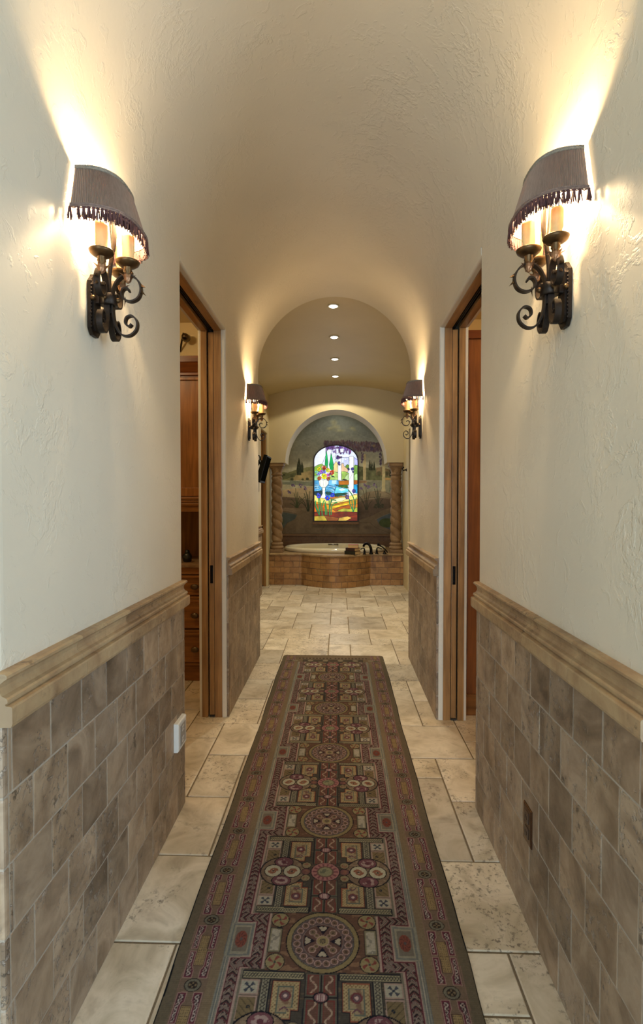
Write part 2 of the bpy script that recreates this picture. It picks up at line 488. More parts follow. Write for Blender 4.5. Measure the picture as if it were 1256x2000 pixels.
# barrel vault
vt = MB(); N = 64
arc = [(CX+RV*math.cos(PI-PI*i/N), ZS+RV*math.sin(PI-PI*i/N)) for i in range(N+1)]
ys = [Y0+(YE-Y0)*k/12 for k in range(13)]
vs = [(x, y, z) for y in ys for x, z in arc]
vt.add(vs, [(k*(N+1)+i, k*(N+1)+i+1, (k+1)*(N+1)+i+1, (k+1)*(N+1)+i) for k in range(12) for i in range(N)], True)
for y in (Y0, YE):
    vs = [(x, y, z) for x, z in arc]+[(x, y, 3.45) for x, z in arc]
    vt.add(vs, [(i, i+1, N+2+i, N+1+i) for i in range(N)])
for s in (-1, 1):
    x = xo(s, 0); vt.add([(x,Y0,ZS),(xo(s,.135),Y0,ZS),(xo(s,.135),Y0,3.45),(x,Y0,3.45)], [(0,1,2,3)])
    vt.add([(x,YE,ZS),(xo(s,.135),YE,ZS),(xo(s,.135),YE,3.45),(x,YE,3.45)], [(0,1,2,3)])
    vt.add([(x,OA,ZS),(xo(s,.179),OA,ZS),(xo(s,.179),OB,ZS),(x,OB,ZS)], [(0,1,2,3)])
x0, x1 = xo(-1,.18), xo(1,.18)
vt.add([(x0,Y0,3.45),(x1,Y0,3.45),(x1,YE,3.45),(x0,YE,3.45)], [(0,1,2,3)])
struct(vt.build('ceiling', M_plaster), 'smooth plastered barrel vault over the passage', 'ceiling')

# ------------------------------------------------------------------ pocket doors
def pocket_door(n, s, y0, y1, label, xf=None, zt=ZD, pull=True):
    def X(t): return (xo(s,t) if xf is None else xf+s*t)
    d = estruct('door_%d' % n, (X(.09), y1, 0)); tag(d, label, 'door')
    def bx(mb, t0, t1, ya, yb, z0, z1, c=.002): mb.box(X(t0), X(t1), ya, yb, z0, z1, c)
    for (t0, t1) in ((.0305,.077),(.122,.1615)):
        for (ya, yb, nm) in ((y1-.004, y1+.02, 'door_jamb'), (y0-.02, y0+.004, 'door_jamb')):
            m = MB(); bx(m, t0, t1, ya, yb, 0, zt+.02); m.build(nm, M_woodZ, d)
        m = MB(); bx(m, t0, t1, y0+.0045, y1-.0045, zt-.004, zt+.02); m.build('door_header', M_woodY, d)
    m = MB(); bx(m, .078, .121, y0-.015, y0-.002, 0, zt+.02); m.build('strike_jamb', M_woodZ, d)
    leaf = MB(); bx(leaf, .081, .1135, y1+.002, y1+.9, .014, zt-.012); lf = leaf.build('door_leaf', M_woodZ, d)
    m = MB(); bx(m, .078, .121, y0+.0, y1+.02, zt+.034, zt+.04)
    bx(m, .090, .094, y0, y1, zt+.006, zt+.034, 0); bx(m, .101, .105, y0, y1, zt+.006, zt+.034, 0); m.build('door_track', M_track, d)
    if pull:
        m = MB(); bx(m, .088, .1065, y1-.0005, y1+.004, .868, .985, .0005)
        bx(m, .0925, .102, y1-.0025, y1+.0, .885, .968, .001); m.build('edge_pull', M_black, lf)
    m = MB(); bx(m, .081, .113, y1-.006, y1+.004, .001, .012); m.build('floor_guide', M_track, d)
    return d
pocket_door(1, -1, OA, OB, 'open wooden pocket door in the wall with the white outlet, drawers beyond it')
pocket_door(2, 1, OA, OB, 'open wooden pocket door across from the drawers, with a tall wooden panel beyond')

# ------------------------------------------------------------------ bathroom shell
BL, BR, YB, ZA = -1.16, 1.065, 8.69, 3.30
BC = (BL+BR)/2; HW = (BR-BL)/2; drop = .16; RB = (HW*HW+drop*drop)/(2*drop); ZC = ZA-RB
th = math.asin(HW/RB); NB = 40
barc = [(BC+RB*math.sin(-th+2*th*i/NB), ZC+RB*math.cos(-th+2*th*i/NB)) for i in range(NB+1)]
cb = MB(); ysb = [YE+(YB-YE)*k/10 for k in range(11)]
cb.add([(x,y,z) for y in ysb for x, z in barc], [(k*(NB+1)+i, k*(NB+1)+i+1, (k+1)*(NB+1)+i+1, (k+1)*(NB+1)+i) for k in range(10) for i in range(NB)], True)
cb.add([(BL-.2,YE,3.5),(BR+.2,YE,3.5),(BR+.2,YB,3.5),(BL-.2,YB,3.5)], [(0,1,2,3)])
struct(cb.build('ceiling', M_plaster_b), 'shallow vaulted bathroom ceiling with a row of recessed lights', 'ceiling')
def bath_wall(nm, x, s, oa, ob):
    m = MB()
    def P(pts): return [(x+s*t, y) for t, y in pts]
    m.prism(rounded(P([(0,YE-.1),(0,oa),(.179,oa),(.179,YE-.1)]), [0,.014,.01,0]), 0, 3.5)
    m.prism(rounded(P([(0,ob),(0,10.1),(.030,10.1),(.030,ob)]), [.014,0,0,0]), 0, 3.5)
    m.prism(P([(.162,ob),(.162,10.1),(.179,10.1),(.179,ob)]), 0, 3.5)
    m.prism(rounded([(x+s*t, z) for t, z in [(0,3.5),(0,ZD),(.03,ZD),(.03,3.5)]], [0,.014,0,0]), oa, ob, 'Y')
    m.prism([(x+s*t, z) for t, z in [(.162,3.5),(.162,ZD),(.179,ZD),(.179,3.5)]], oa, ob, 'Y')
    m.prism([(x+s*t, y) for t, y in [(.9,oa-.6),(.9,ob+.6),(.93,ob+.6),(.93,oa-.6)]], 0, 3.0)
    for yy in (oa-.6, ob+.6): m.prism([(x+s*t, y) for t, y in [(.17,yy),(.17,yy+.03),(.93,yy+.03),(.93,yy)]], 0, 3.0)
    m.box(x+s*.17, x+s*.93, oa-.6, ob+.63, 2.9, 3.0)
    return struct(m.build(nm, M_plaster_b), None, None)
WBL = bath_wall('wall_bath_left', BL, -1, 7.80, 8.52)
WBR = bath_wall('wall_bath_right', BR, 1, 7.15, 8.10)
wainscot(BL, 1, YE+.01, 7.79, WBL, 4.8, returns=(False, True))
wainscot(BR, -1, YE+.01, 7.14, WBR, 4.8, returns=(False, True))
pocket_door(3, -1, 7.80, 8.52, 'wooden pocket door behind the wall television', BL)
pocket_door(4, 1, 7.15, 8.10, 'dark wooden pocket door beside the robe hook', BR)
m = MB()   # wall around the end of the passage, seen from the bathroom
m.box(BL-.02, xo(-1,.175), YE-.09, YE, 0, 3.5); m.box(xo(1,.175), BR+.02, YE-.09, YE, 0, 3.5)
m.box(xo(-1,.18), xo(1,.18), YE-.03, YE-.002, 3.40, 3.5)
struct(m.build('wall_bath_front', M_plaster_b))

# arched wall over the tub alcove
aw = MB(); AX, AR, AZ, AH, YT = -.05, .84, 2.03, .872, 9.24
AN = 48
ap = [(AX-AR*math.cos(PI*i/AN), AZ+AH*math.sin(PI*i/AN)) for i in range(AN+1)]
def ctop(x): return 3.5
for (y, flip) in ((YB,0),(YT,1)):
    vs = [(x,y,z) for x, z in ap]+[(x,y,3.5) for x, z in ap]
    aw.add(vs, [(i,i+1,AN+2+i,AN+1+i) for i in range(AN)])
    for xa, xb in ((BL, AX-AR), (AX+AR, BR)): aw.add([(xa,y,AZ),(xb,y,AZ),(xb,y,3.5),(xa,y,3.5)], [(0,1,2,3)])
r = .012
vs = [(x, y, z) for y in (YB, YT) for x, z in ap]
aw.add(vs, [(i,i+1,AN+2+i,AN+1+i) for i in range(AN)], True)
for xa, xb in ((BL, AX-AR), (AX+AR, BR)): aw.add([(xa,YB,AZ),(xb,YB,AZ),(xb,YT,AZ),(xa,YT,AZ)], [(0,1,2,3)])
aw.box(BL, BR, YT, 10.1, 3.35, 3.45)
struct(aw.build('wall_arch', M_plaster_b), 'plaster wall with a round arch over the tub alcove', 'wall')
m = MB(); m.box(BL-.1, BR+.1, 9.965, 10.1, 0, 3.5)
struct(m.build('wall_alcove', M_plaster_b))

# ------------------------------------------------------------------ side rooms and the bedroom behind the camera
m = MB()
m.box(-3.1, -3.0, Y0, 4.6, 0, 3.0); m.box(-3.0, XL-.17, 4.56, 4.6, 0, 3.0); m.box(-3.0, XL-.179, Y0+.15, Y0+.2, 0, 3.0)
struct(m.build('wall_closet_left', M_closet))
m = MB(); m.box(-3.0, XL-.179, Y0+.15, 4.6, 2.95, 3.0); struct(m.build('ceiling', M_closet))
m = MB()
m.box(2.9, 3.0, Y0, 4.6, 0, 3.0); m.box(XR+.17, 2.9, 4.56, 4.6, 0, 3.0); m.box(XR+.179, 2.9, Y0+.15, Y0+.2, 0, 3.0)
struct(m.build('wall_closet_right', M_closet))
m = MB(); m.box(XR+.179, 2.9, Y0+.15, 4.6, 2.95, 3.0); struct(m.build('ceiling', M_closet))
m = MB(); m.box(-3.1, XL-.17, Y0, Y0+.15, 0, 3.5); m.box(XR+.17, 3.1, Y0, Y0+.15, 0, 3.5); m.box(-3.1, 3.1, Y0+.01, Y0+.15, 3.42, 3.6)
struct(m.build('wall_bedroom_front', M_plaster))
m = MB(); m.box(-3.1, -3.0, -3.7, Y0, 0, 3.5); struct(m.build('wall_bedroom_left', M_plaster))
m = MB()   # window wall
WY0, WY1, WZ0, WZ1 = -2.6, .5, .5, 2.6
m.box(3.0, 3.1, -3.7, WY0, 0, 3.5); m.box(3.0, 3.1, WY1, Y0, 0, 3.5); m.box(3.0, 3.1, WY0, WY1, 0, WZ0); m.box(3.0, 3.1, WY0, WY1, WZ1, 3.5)
struct(m.build('wall_bedroom_right', M_plaster))
m = MB(); m.box(-3.1, -2.5, -3.8, -3.7, 0, 3.5); m.box(.5, 3.1, -3.8, -3.7, 0, 3.5); m.box(-2.5, .5, -3.8, -3.7, 3.1, 3.5)
struct(m.build('wall_bedroom_back', M_plaster))
m = MB(); m.box(-3.1, 3.1, -3.8, Y0, 3.5, 3.6); struct(m.build('ceiling', M_plaster))

# ------------------------------------------------------------------ stone columns
def column(x, y, zb, zt, label):
    t = thing('stone_column', label, 'column', (x, y, zb), 0, 'twisted stone columns framing the tub'); t['kind'] = 'thing'
    b = MB(); b.box(x-.108, x+.108, y-.108, y+.108, zb, zb+.055, .006)
    b.lathe([(.10,zb+.055),(.112,zb+.07),(.114,zb+.085),(.108,zb+.10),(.096,zb+.108),(.094,zb+.122),(.104,zb+.13),(.106,zb+.145),(.098,zb+.16),(.086,zb+.168)], (x,y,0), 32)
    b.build('base', M_carv, t)
    z0, z1 = zb+.165, zt-.20; nz, nt = 110, 48; vs = []; fs = []
    for k in range(nz+1):
        z = z0+(z1-z0)*k/nz
        e = min(1, k/4, (nz-k)/4)
        for i in range(nt):
            a = 2*PI*i/nt; ph = (a+z*2*PI/.29)
            c = abs(math.sin(ph)); rr = .072+.022*e*(c**.55)
            vs.append((x+rr*math.cos(a), y+rr*math.sin(a), z))
    for k in range(nz):
        for i in range(nt): fs.append((k*nt+i, k*nt+(i+1)%nt, (k+1)*nt+(i+1)%nt, (k+1)*nt+i))
    s = MB(); s.add(vs, fs, True); s.build('shaft', M_carv, t)
    c = MB(); c.lathe([(.080,z1-.005),(.094,z1+.008),(.094,z1+.022),(.082,z1+.03),(.084,z1+.05),(.096,z1+.09),(.108,z1+.12)], (x,y,0), 32)
    c.box(x-.108, x+.108, y-.108, y+.108, z1+.12, z1+.15, .004)
    c.box(x-.112, x+.125, y-.125, y+.12, z1+.15, zt, .006) if x < 0 else c.box(x-.125, x+.10, y-.125, y+.12, z1+.15, zt, .006)
    c.build('capital', M_carv, t)
    return t
column(-1.045, 8.83, .532, AZ-.002, 'twisted stone column by the wall with the television')
column(.955, 8.83, .532, AZ-.002, 'twisted stone column beside the black bath taps and robe hook')

# ------------------------------------------------------------------ tub surround
def front(x):          # plan curve of the apron
    u = (x+.05)/.56
    if abs(u) >= 1: return 8.685
    return 8.685-.33*(math.cos(u*PI/2)**.85)
ZDK = .530
sur = thing('bathtub_surround', 'brown travertine tub surround with a bowed tiled front', 'tub surround', (-.05, 8.9, 0))
ap_ = MB(); gb = MB()
xs_ = [BL+.003+(BR-BL-.006)*i/160 for i in range(161)]
S_ = [0]
for a, b in zip(xs_[:-1], xs_[1:]): S_.append(S_[-1]+math.hypot(b-a, front(b)-front(a)))
def at_s(s):
    s = max(0, min(S_[-1], s)); i = int(np.searchsorted(S_, s)); i = max(1, min(160, i))
    t = (s-S_[i-1])/(S_[i]-S_[i-1]); x = xs_[i-1]+t*(xs_[i]-xs_[i-1]); return x, front(x)
gv = [(x, front(x)+.006, z) for z in (0, ZDK-.03) for x in xs_]
gb.add(gv, [(i, i+1, 162+i, 161+i) for i in range(160)], True)
rh = (ZDK-.034)/5
for r in range(5):
    s = -.1*(r % 2)-random.uniform(0,.03)
    while s < S_[-1]:
        w = random.choice([.10,.155,.155,.205])
        a, b = max(0, s+.0018), min(S_[-1], s+w-.0018); s += w
        if b-a < .02: continue
        n = 5; pts = [at_s(a+(b-a)*k/n) for k in range(n+1)]
        z0, z1 = r*rh+.002, (r+1)*rh-.0015; vs = []
        for k, (x, y) in enumerate(pts):
            q = pts[min(k+1,n)]; p = pts[max(k-1,0)]; d = Vector((q[0]-p[0], q[1]-p[1])).normalized(); nx, ny = d.y, -d.x
            o = .008
            vs += [(x, y+.004, z0), (x+nx*o, y+ny*o, z0+.002), (x+nx*o, y+ny*o, z1-.002), (x, y+.004, z1)]
        fs = [(k*4+i, (k+1)*4+i, (k+1)*4+i+1, k*4+i+1) for k in range(n) for i in range(3)]+[(0,1,2,3), (n*4+3,n*4+2,n*4+1,n*4)]
        ap_.add(vs, fs)
M_btile = travertine('travertine_bath', [(122,86,50),(154,114,70),(172,132,84),(138,100,60)], pit=(.2,.13,.07), rough=.4, pitamt=.5)
ap_.build('tiled_apron', M_btile, sur); gb.build('grout_bed', M_grout, sur)
# deck with an oval opening
TXC, TYC, TRX, TRY = -.063, 9.245, .885, .585
bm = bmesh.new()
outer = [(x, front(x)-.030) for x in xs_[::2]]+[(BR-.003, 9.955), (BL+.003, 9.955)]
inner = [(TXC+TRX*.96*math.cos(2*PI*i/64), TYC+TRY*.96*math.sin(2*PI*i/64)) for i in range(64)]
es = []
for loop in (outer, inner):
    vv = [bm.verts.new((x,y,ZDK)) for x, y in loop]
    es += [bm.edges.new((vv[i], vv[(i+1)%len(vv)])) for i in range(len(vv))]
bmesh.ops.triangle_fill(bm, use_beauty=True, use_dissolve=False, edges=es)
g = bmesh.ops.extrude_face_region(bm, geom=list(bm.faces))
for v in g['geom']:
    if isinstance(v, bmesh.types.BMVert): v.co.z -= .036
bm.normal_update(); bm.verts.index_update()
dk = MB(); dk.add([v.co[:] for v in bm.verts], [[v.index for v in f.verts] for f in bm.faces]); bm.free()
dk.build('stone_deck', travertine('travertine_deck', [(126,98,66),(158,130,92),(170,144,106),(140,112,78)], pit=(.2,.13,.07), rough=.3, islevar=0), sur, bevel=.012)
# tub
tb = thing('bathtub', 'cream oval bathtub set into the brown stone deck', 'bathtub', (TXC, TYC, 0))
prof = [(.94,.45),(.97,ZDK+.003),(1.0,ZDK+.012),(1.005,ZDK+.05),(.995,ZDK+.068),(.97,ZDK+.076),(.94,ZDK+.074),(.915,ZDK+.06),(.90,ZDK+.02),(.88,.4),(.84,.25),(.76,.16),(.6,.13),(.3,.12),(.001,.118)]
ns = 72; vs = []
for k, (sc, z) in enumerate(prof):
    for i in range(ns):
        a = 2*PI*i/ns; ca, sa = math.cos(a), math.sin(a)
        vs.append((TXC+TRX*sc*math.copysign(abs(ca)**.9, ca), TYC+(TRY*sc)*math.copysign(abs(sa)**.9, sa), z))
t_ = MB(); t_.add(vs, [(k*ns+i, k*ns+(i+1)%ns, (k+1)*ns+(i+1)%ns, (k+1)*ns+i) for k in range(len(prof)-1) for i in range(ns)], True)
t_.build('basin', M_tub, tb)
gx = -.105; gy = TYC+TRY*.885
gbm = MB(); gbm.tube([(gx-.085,gy,.585),(gx-.085,gy-.035,.588),(gx-.07,gy-.05,.588),(gx+.07,gy-.05,.588),(gx+.085,gy-.035,.588),(gx+.085,gy,.585)], .012, 10)
gbm.build('grab_handle', simple('tub_chrome', (120,112,100), .2, .9), tb)
# dark stone ledge behind the tub
m = MB()
LED = [(0,.53),(-.03,.53),(-.03,.62),(-.022,.63),(-.022,.715),(-.034,.725),(-.034,.745),(-.020,.765),(0,.77)]
m.prism([(9.964+a, z) for a, z in LED], BL+.002, BR-.002, 'X')
struct(m.build('trim_1', travertine('ledge_stone', [(92,66,42),(112,82,54),(122,92,62),(100,72,46)], rough=.5, islevar=0)), 'dark brown stone moulding behind the bathtub', 'moulding')

# taps (blackened bronze)
def px(x, Y): return (x-662)*Y/1024
def tap_handle(x, y, rz, label):
    t = thing('tap_handle', label, 'tap', (x, y, ZDK), rz, 'black tap handles on the tub deck')
    b = MB(); b.lathe([(.030,0),(.030,.006),(.022,.012),(.017,.03),(.019,.05),(.014,.058),(.012,.075)], n=20); b.build('base', M_black, t, True)
    l = MB(); l.tube(catmull([(0,0,.07),(.004,0,.092),(.03,0,.10),(.075,0,.082)], 5), [.011]*5+[.010]*5+[.008]*6, 10); l.ball((.078,0,.081), .011, 10); l.build('lever', M_black, t, True)
    return t
tap_handle(px(712, 8.50), 8.50, PI*.75, 'black lever tap handle beside the stack of books')
tap_handle(px(736, 8.60), 8.60, .3, 'black lever tap handle between the curved spout and hand shower')
sp = thing('tub_spout', 'black curved gooseneck tub spout rising from the stone deck', 'spout', (px(725, 8.55), 8.55, ZDK), 0)
b = MB(); b.lathe([(.036,0),(.036,.008),(.028,.016),(.025,.03)], n=24); b.build('base', M_black, sp, True)
b = MB(); pth = catmull([(0,0,.02),(-.004,.01,.09),(-.03,.04,.15),(-.075,.08,.165),(-.11,.11,.14),(-.118,.118,.112)], 6)
b.tube(pth, [.024-.006*i/(len(pth)-1) for i in range(len(pth))], 14); b.build('neck', M_black, sp, True)
hs = thing('hand_shower', 'black hand shower wand leaning diagonally on its deck holder', 'hand shower', (px(751, 8.62), 8.62, ZDK), 0)
b = MB(); b.lathe([(.032,0),(.032,.006),(.024,.012),(.016,.03),(.014,.05)], n=20); b.build('base', M_black, hs, True)
b = MB(); b.tube(catmull([(.05,0,.02),(.02,0,.06),(-.03,.0,.105),(-.075,0,.135),(-.10,0,.15)], 5), [.010]*14+[.013]*7, 10)
b.lathe([(.005,-.012),(.024,-.008),(.027,.006),(.012,.02)], (-.108,0,.15), 16, 'X'); b.build('wand', M_black, hs, True)

# books on the deck
def book(x, y, z, w, d, h, rz, cov, page, label):
    t = thing('book', label, 'book', (x, y, z), rz, 'books stacked on the tub deck')
    c = MB(); c.box(-w/2, w/2, -d/2, d/2, 0, .004, .001); c.box(-w/2, w/2, -d/2, d/2, h-.004, h, .001); c.box(-w/2-.004, -w/2+.001, -d/2, d/2, .0005, h-.0005, .0012)
    c.build('cover', cov, t, True)
    p = MB(); p.box(-w/2+.002, w/2-.005, -d/2+.004, d/2-.004, .0042, h-.0042); p.build('pages', page, t, True)
M_pg = simple('book_pages', (206,172,118), .8, 0, .1, 120)
bx_, by_ = px(689, 8.53), 8.53
book(bx_, by_, ZDK, .165, .205, .056, .96, simple('book_black_green', (34,34,22), .5, 0, .3), M_pg, 'black book at the bottom of the stack by the taps')
book(bx_+.005, by_+.003, ZDK+.0565, .150, .185, .050, .90, simple('book_brown', (58,36,28), .5), M_pg, 'dark brown book in the middle of the stack')
book(bx_+.008, by_+.002, ZDK+.107, .130, .165, .052, -PI/2-.08, simple('book_pink', (172,84,70), .5), M_pg, 'pinkish red covered book on top of the stack')
# ------------------------------------------------------------------ wall television, hook, outlets
tv = thing('wall_television', 'flat black television tilted down on the bathroom wall', 'television', (BL, 7.35, 1.85), 0)
def rotY(v, c, a):   # rotate in XZ about c
    x, z = v[0]-c[0], v[2]-c[2]; return (c[0]+x*math.cos(a)+z*math.sin(a), v[1], c[2]-x*math.sin(a)+z*math.cos(a))
def tilt(mb, c, a): mb.v = [rotY(v, c, a) for v in mb.v]; return mb
tc = (-1.045, 7.35, 1.84); ta = .27
m = MB(); m.box(tc[0]-.03, tc[0]+.018, 7.13, 7.60, 1.645, 2.035, .008); tilt(m, tc, ta).build('housing', M_screen, tv)
m = MB(); m.box(tc[0]+.0175, tc[0]+.0195, 7.15, 7.58, 1.675, 2.015); tilt(m, tc, ta).build('screen', simple('tv_glass', (12,13,13), .5, spec=0), tv)
m = MB(); m.box(tc[0]-.055, tc[0]-.03, 7.2, 7.5, 1.72, 1.95, .005); tilt(m, tc, ta).build('rear_housing', M_screen, tv)
m = MB(); m.box(BL+.002, BL+.02, 7.29, 7.41, 1.70, 2.06, .003)
m.box(BL+.02, tc[0]-.03, 7.30, 7.40, 1.74, 1.77, .004); m.tube([(BL+.02,7.35,1.97),(BL+.055,7.35,1.95),(tc[0]-.05,7.35,1.84)], .012)
m.tube([(BL+.015,7.31,2.04),(BL+.05,7.31,2.03),(BL+.055,7.31,1.98),(BL+.02,7.31,1.90)], .008); m.tube([(BL+.015,7.40,2.04),(BL+.05,7.40,2.03),(BL+.055,7.40,1.98),(BL+.02,7.40,1.90)], .008)
m.build('wall_bracket', simple('bracket_steel', (70,70,66), .35, .8), tv)

hk = thing('robe_hook', 'small black robe hook on the wall near the stone column', 'hook', (BR, 8.3, 1.885), 0)
m = MB(); m.lathe([(.001,0),(.024,0),(.024,-.006),(.012,-.012),(.009,-.03)], (BR-.001,8.3,1.885), 16, 'X'); m.build('rosette', M_black, hk)
m = MB(); m.tube(catmull([(BR-.028,8.3,1.885),(BR-.05,8.3,1.875),(BR-.062,8.3,1.895),(BR-.055,8.3,1.92)], 5), .008); m.ball((BR-.052,8.3,1.925), .013); m.build('hook_arm', M_black, hk)

ou = thing('wall_outlet', 'white outlet plate on the brown tile dado by the doorway', 'outlet', (XL+.011, 2.275, .375), 0)
m = MB()
o = (XL+.0115, 2.216, .312); m.slab(o, (0,.118,0), (0,0,.124), (1,0,0), .021, .008); m.build('cover_plate', M_white, ou)
m = MB(); m.box(XL+.0325, XL+.0345, 2.238, 2.312, .330, .418, .0008); ins = m.build('insert', simple('outlet_grey', (150,148,145), .4, 0, .05), ou); ins['label'] = 'grey insert'
for zc in (.350, .398):
    m = MB(); m.box(XL+.0340, XL+.0349, 2.275-.014, 2.275+.014, zc-.012, zc+.012, .0003); k_ = m.build('socket_face', M_white, ou)
    for dy in (-.007, .007):
        m = MB(); m.box(XL+.0348, XL+.0353, 2.275+dy-.0015, 2.275+dy+.0015, zc-.006, zc+.006); m.build('slot', M_screen, k_)
ou = thing('wall_outlet', 'bronze outlet plate low on the brown tile dado', 'outlet', (XR-.012, 1.715, .34), 0)
xf = XR-.0115
m = MB(); m.slab((xf, 1.681, .279), (0,.070,0), (0,0,.122), (-1,0,0), .006, .004); m.build('cover_plate', simple('oiled_bronze', (112,84,62), .25, .9), ou)
for zc in (.315, .365):
    m = MB(); m.box(xf-.0085, xf-.0055, 1.700, 1.732, zc-.017, zc+.017, .003); k_ = m.build('socket_face', simple('brown_receptacle', (74,56,42), .35), ou)
    for dy in (-.007, .007):
        m = MB(); m.box(xf-.009, xf-.0084, 1.716+dy-.0012, 1.716+dy+.0012, zc-.006, zc+.006); m.build('slot', M_screen, k_)

# ------------------------------------------------------------------ closet furniture
cx0, cx1, cy, cyb = -1.36, -.925, 4.0, 4.55
cab = thing('dresser_cabinet', 'knotty wooden built-in cabinet with three drawers and an open niche', 'cabinet', ((cx0+cx1)/2, cy, 0))
L = -2.4
m = MB(); m.box(L, cx1, cy+.022, cyb, .12, .88, .002); m.box(L, cx0-.0, cy, cy+.022, .12, .88); m.build('base_body', M_cab, cab)
m = MB(); m.box(L, cx1, cy+.012, cyb, 0, .13, .004); m.build('plinth', M_cabX, cab)
m = MB(); m.box(L, cx1+.0, cy-.028, cyb, .885, .918, .008); m.build('stone_counter', M_carv, cab)
m = MB(); m.box(cx0, cx1, cy-.008, cy+.02, .848, .884, .006); m.box(cx0, cx1, cy-.016, cy+.02, .834, .849, .006); m.build('face_rail', M_cabX, cab)
for (za, zb) in ((.675,.826),(.415,.640),(.150,.382)):
    d = MB(); d.box(cx0+.02, cx1-.02, cy-.002, cy+.0225, za, zb, .006)
    df = d.build('drawer', M_cabX, cab)
    d = MB()   # raised rim moulding around the front
    for (a0,a1,b0,b1) in ((cx0+.02,cx1-.02,zb-.020,zb),(cx0+.02,cx1-.02,za,za+.020),(cx0+.02,cx0+.04,za,zb),(cx1-.04,cx1-.02,za,zb)):
        d.box(a0, a1, cy-.012, cy+.002, b0, b1, .005)
    d.build('drawer_moulding', M_cabX, df)
    zc = (za+zb)/2-.01; kx = -1.105
    k = MB(); k.lathe([(.010,0),(.008,-.012),(.014,-.020),(.026,-.026),(.027,-.032),(.018,-.038),(.001,-.040)], (kx,cy-.002,zc), 20, 'Y', sx=1.15, sy=.8); k.build('knob', M_knob, df)
for za in (.652, .394, .136):
    m = MB(); m.box(cx0, cx1, cy-.006, cy+.021, za-.012, za+.010, .004); m.build('face_rail', M_cabX, cab)
m = MB(); m.box(L, L+.02, cy+.03, cyb, .918, 2.36); m.box(cx1-.02, cx1, cy+.03, cyb, .918, 2.36); m.box(L, cx1, cyb-.02, cyb, .918, 2.36); m.box(L+.02, cx1-.02, cy+.03, cyb-.02, 1.36, 1.40); m.box(L+.02, cx1-.02, cy+.03, cyb-.02, 2.32, 2.36); m.build('upper_carcass', M_cab, cab)
m = MB(); m.box(L, cx1, cy-.006, cy+.03, 1.315, 1.36, .003); m.box(L, cx1, cy-.024, cy+.03, 1.36, 1.385, .008); m.box(L, cx1, cy-.014, cy+.03, 1.385, 1.405, .006); m.box(L, cx1, cy-.020, cy+.03, 1.405, 1.43, .008); m.build('light_rail', M_cabX, cab)
m = MB(); m.box(cx0-.25, cx1, cy+.014, cy+.03, 1.44, 2.33)
for (a0,a1,b0,b1) in ((cx0-.25,cx1,1.435,1.50),(cx0-.25,cx1,2.325,2.345),(cx0-.25,cx0-.18,1.5,2.32),(cx1-.045,cx1,1.5,2.32)): m.box(a0,a1,cy+.001,cy+.03,b0,b1,.003)
m.build('upper_door', M_cab, cab)
m = MB()
CR = [(0,2.34),(-.012,2.34),(-.012,2.355),(-.028,2.362),(-.028,2.378),(-.04,2.385),(-.052,2.405),(-.075,2.44),(-.085,2.448),(-.085,2.492),(0,2.492)]
m.prism([(cy+.02+a, z) for a, z in CR], L, cx1, 'X'); m.box(L, cx1, cy+.02, cyb, 2.34, 2.36); m.build('crown_moulding', wood('crown_dark', (70,36,14), (130,72,30), 'X', .32, False), cab)
j = thing('jar', 'small dark jar on the stone counter in the cabinet niche', 'jar', (-1.195, 4.09, .918))
m = MB(); m.lathe([(.026,0),(.034,.008),(.036,.05),(.026,.066),(.018,.072)], n=20); m.build('body', M_jar, j, True)
m = MB(); m.lathe([(.018,.072),(.020,.078),(.016,.090),(.006,.096),(.001,.097)], n=16); m.build('lid', M_jar, j, True)
sl = thing('spotlight', 'small brown spotlight head on a thin arm high on the closet wall', 'spotlight', (-1.36, 4.555, 2.78), 0)
m = MB(); m.tube([(-1.385,4.556,2.70),(-1.355,4.50,2.76),(-1.325,4.46,2.83)], .008); m.build('arm', M_knob, sl)
m = MB(); m.lathe([(.001,-.035),(.022,-.032),(.032,.0),(.036,.035),(.030,.04)], (-1.305,4.44,2.79), 18, 'Y'); m.build('lamp_head', M_knob, sl)

pc = thing('tall_wardrobe', 'tall dark wooden wardrobe side panel beyond the right doorway', 'wardrobe', (1.1, 3.45, 0))
m = MB(); m.box(.835, 1.5, 3.425, 4.5, .138, 2.44, .003); m.build('side_panel', wood('wardrobe_alder', (108,60,24), (142,84,40), 'Z', .35, False), pc)
m = MB(); m.box(.825, 1.51, 3.418, 4.5, 0, .138, .004); m.build('plinth', M_cabX, pc)
m = MB(); m.box(.825, 1.51, 3.412, 4.5, 2.44, 2.495, .004); m.build('cornice', wood('cornice_alder', (92,42,14), (118,60,24), 'X', .35, False), pc)

# ------------------------------------------------------------------ recessed ceiling lights
M_lens = emit('lamp_lens', (1.0,.93,.8), 9.0)
ROOM_LAMPS = []
posn = ['nearest the passage', 'second from the passage', 'second from the tub wall', 'nearest the tub wall']
for k, Y in enumerate((5.15, 6.12, 7.06, 8.03)):
    zc = ZA-.003
    t = thing('recessed_light', 'small round recessed ceiling light, '+posn[k], 'ceiling light', (BC-.008, Y, zc), 0, 'recessed lights along the vaulted bathroom ceiling')
    m = MB(); m.lathe([(.040,.004),(.056,.003),(.060,-.003),(.056,-.007),(.042,-.006),(.040,-.002)], n=28, cap=False); m.build('trim_ring', simple('trim_white_%d' % k, (205,200,185), .5, 0, .03), t, True)
    m = MB(); m.ball((0,0,-.002), .040, 20, sz=.35); m.build('lens', M_lens, t, True)
    ROOM_LAMPS.append((BC-.008, Y, zc-.03))

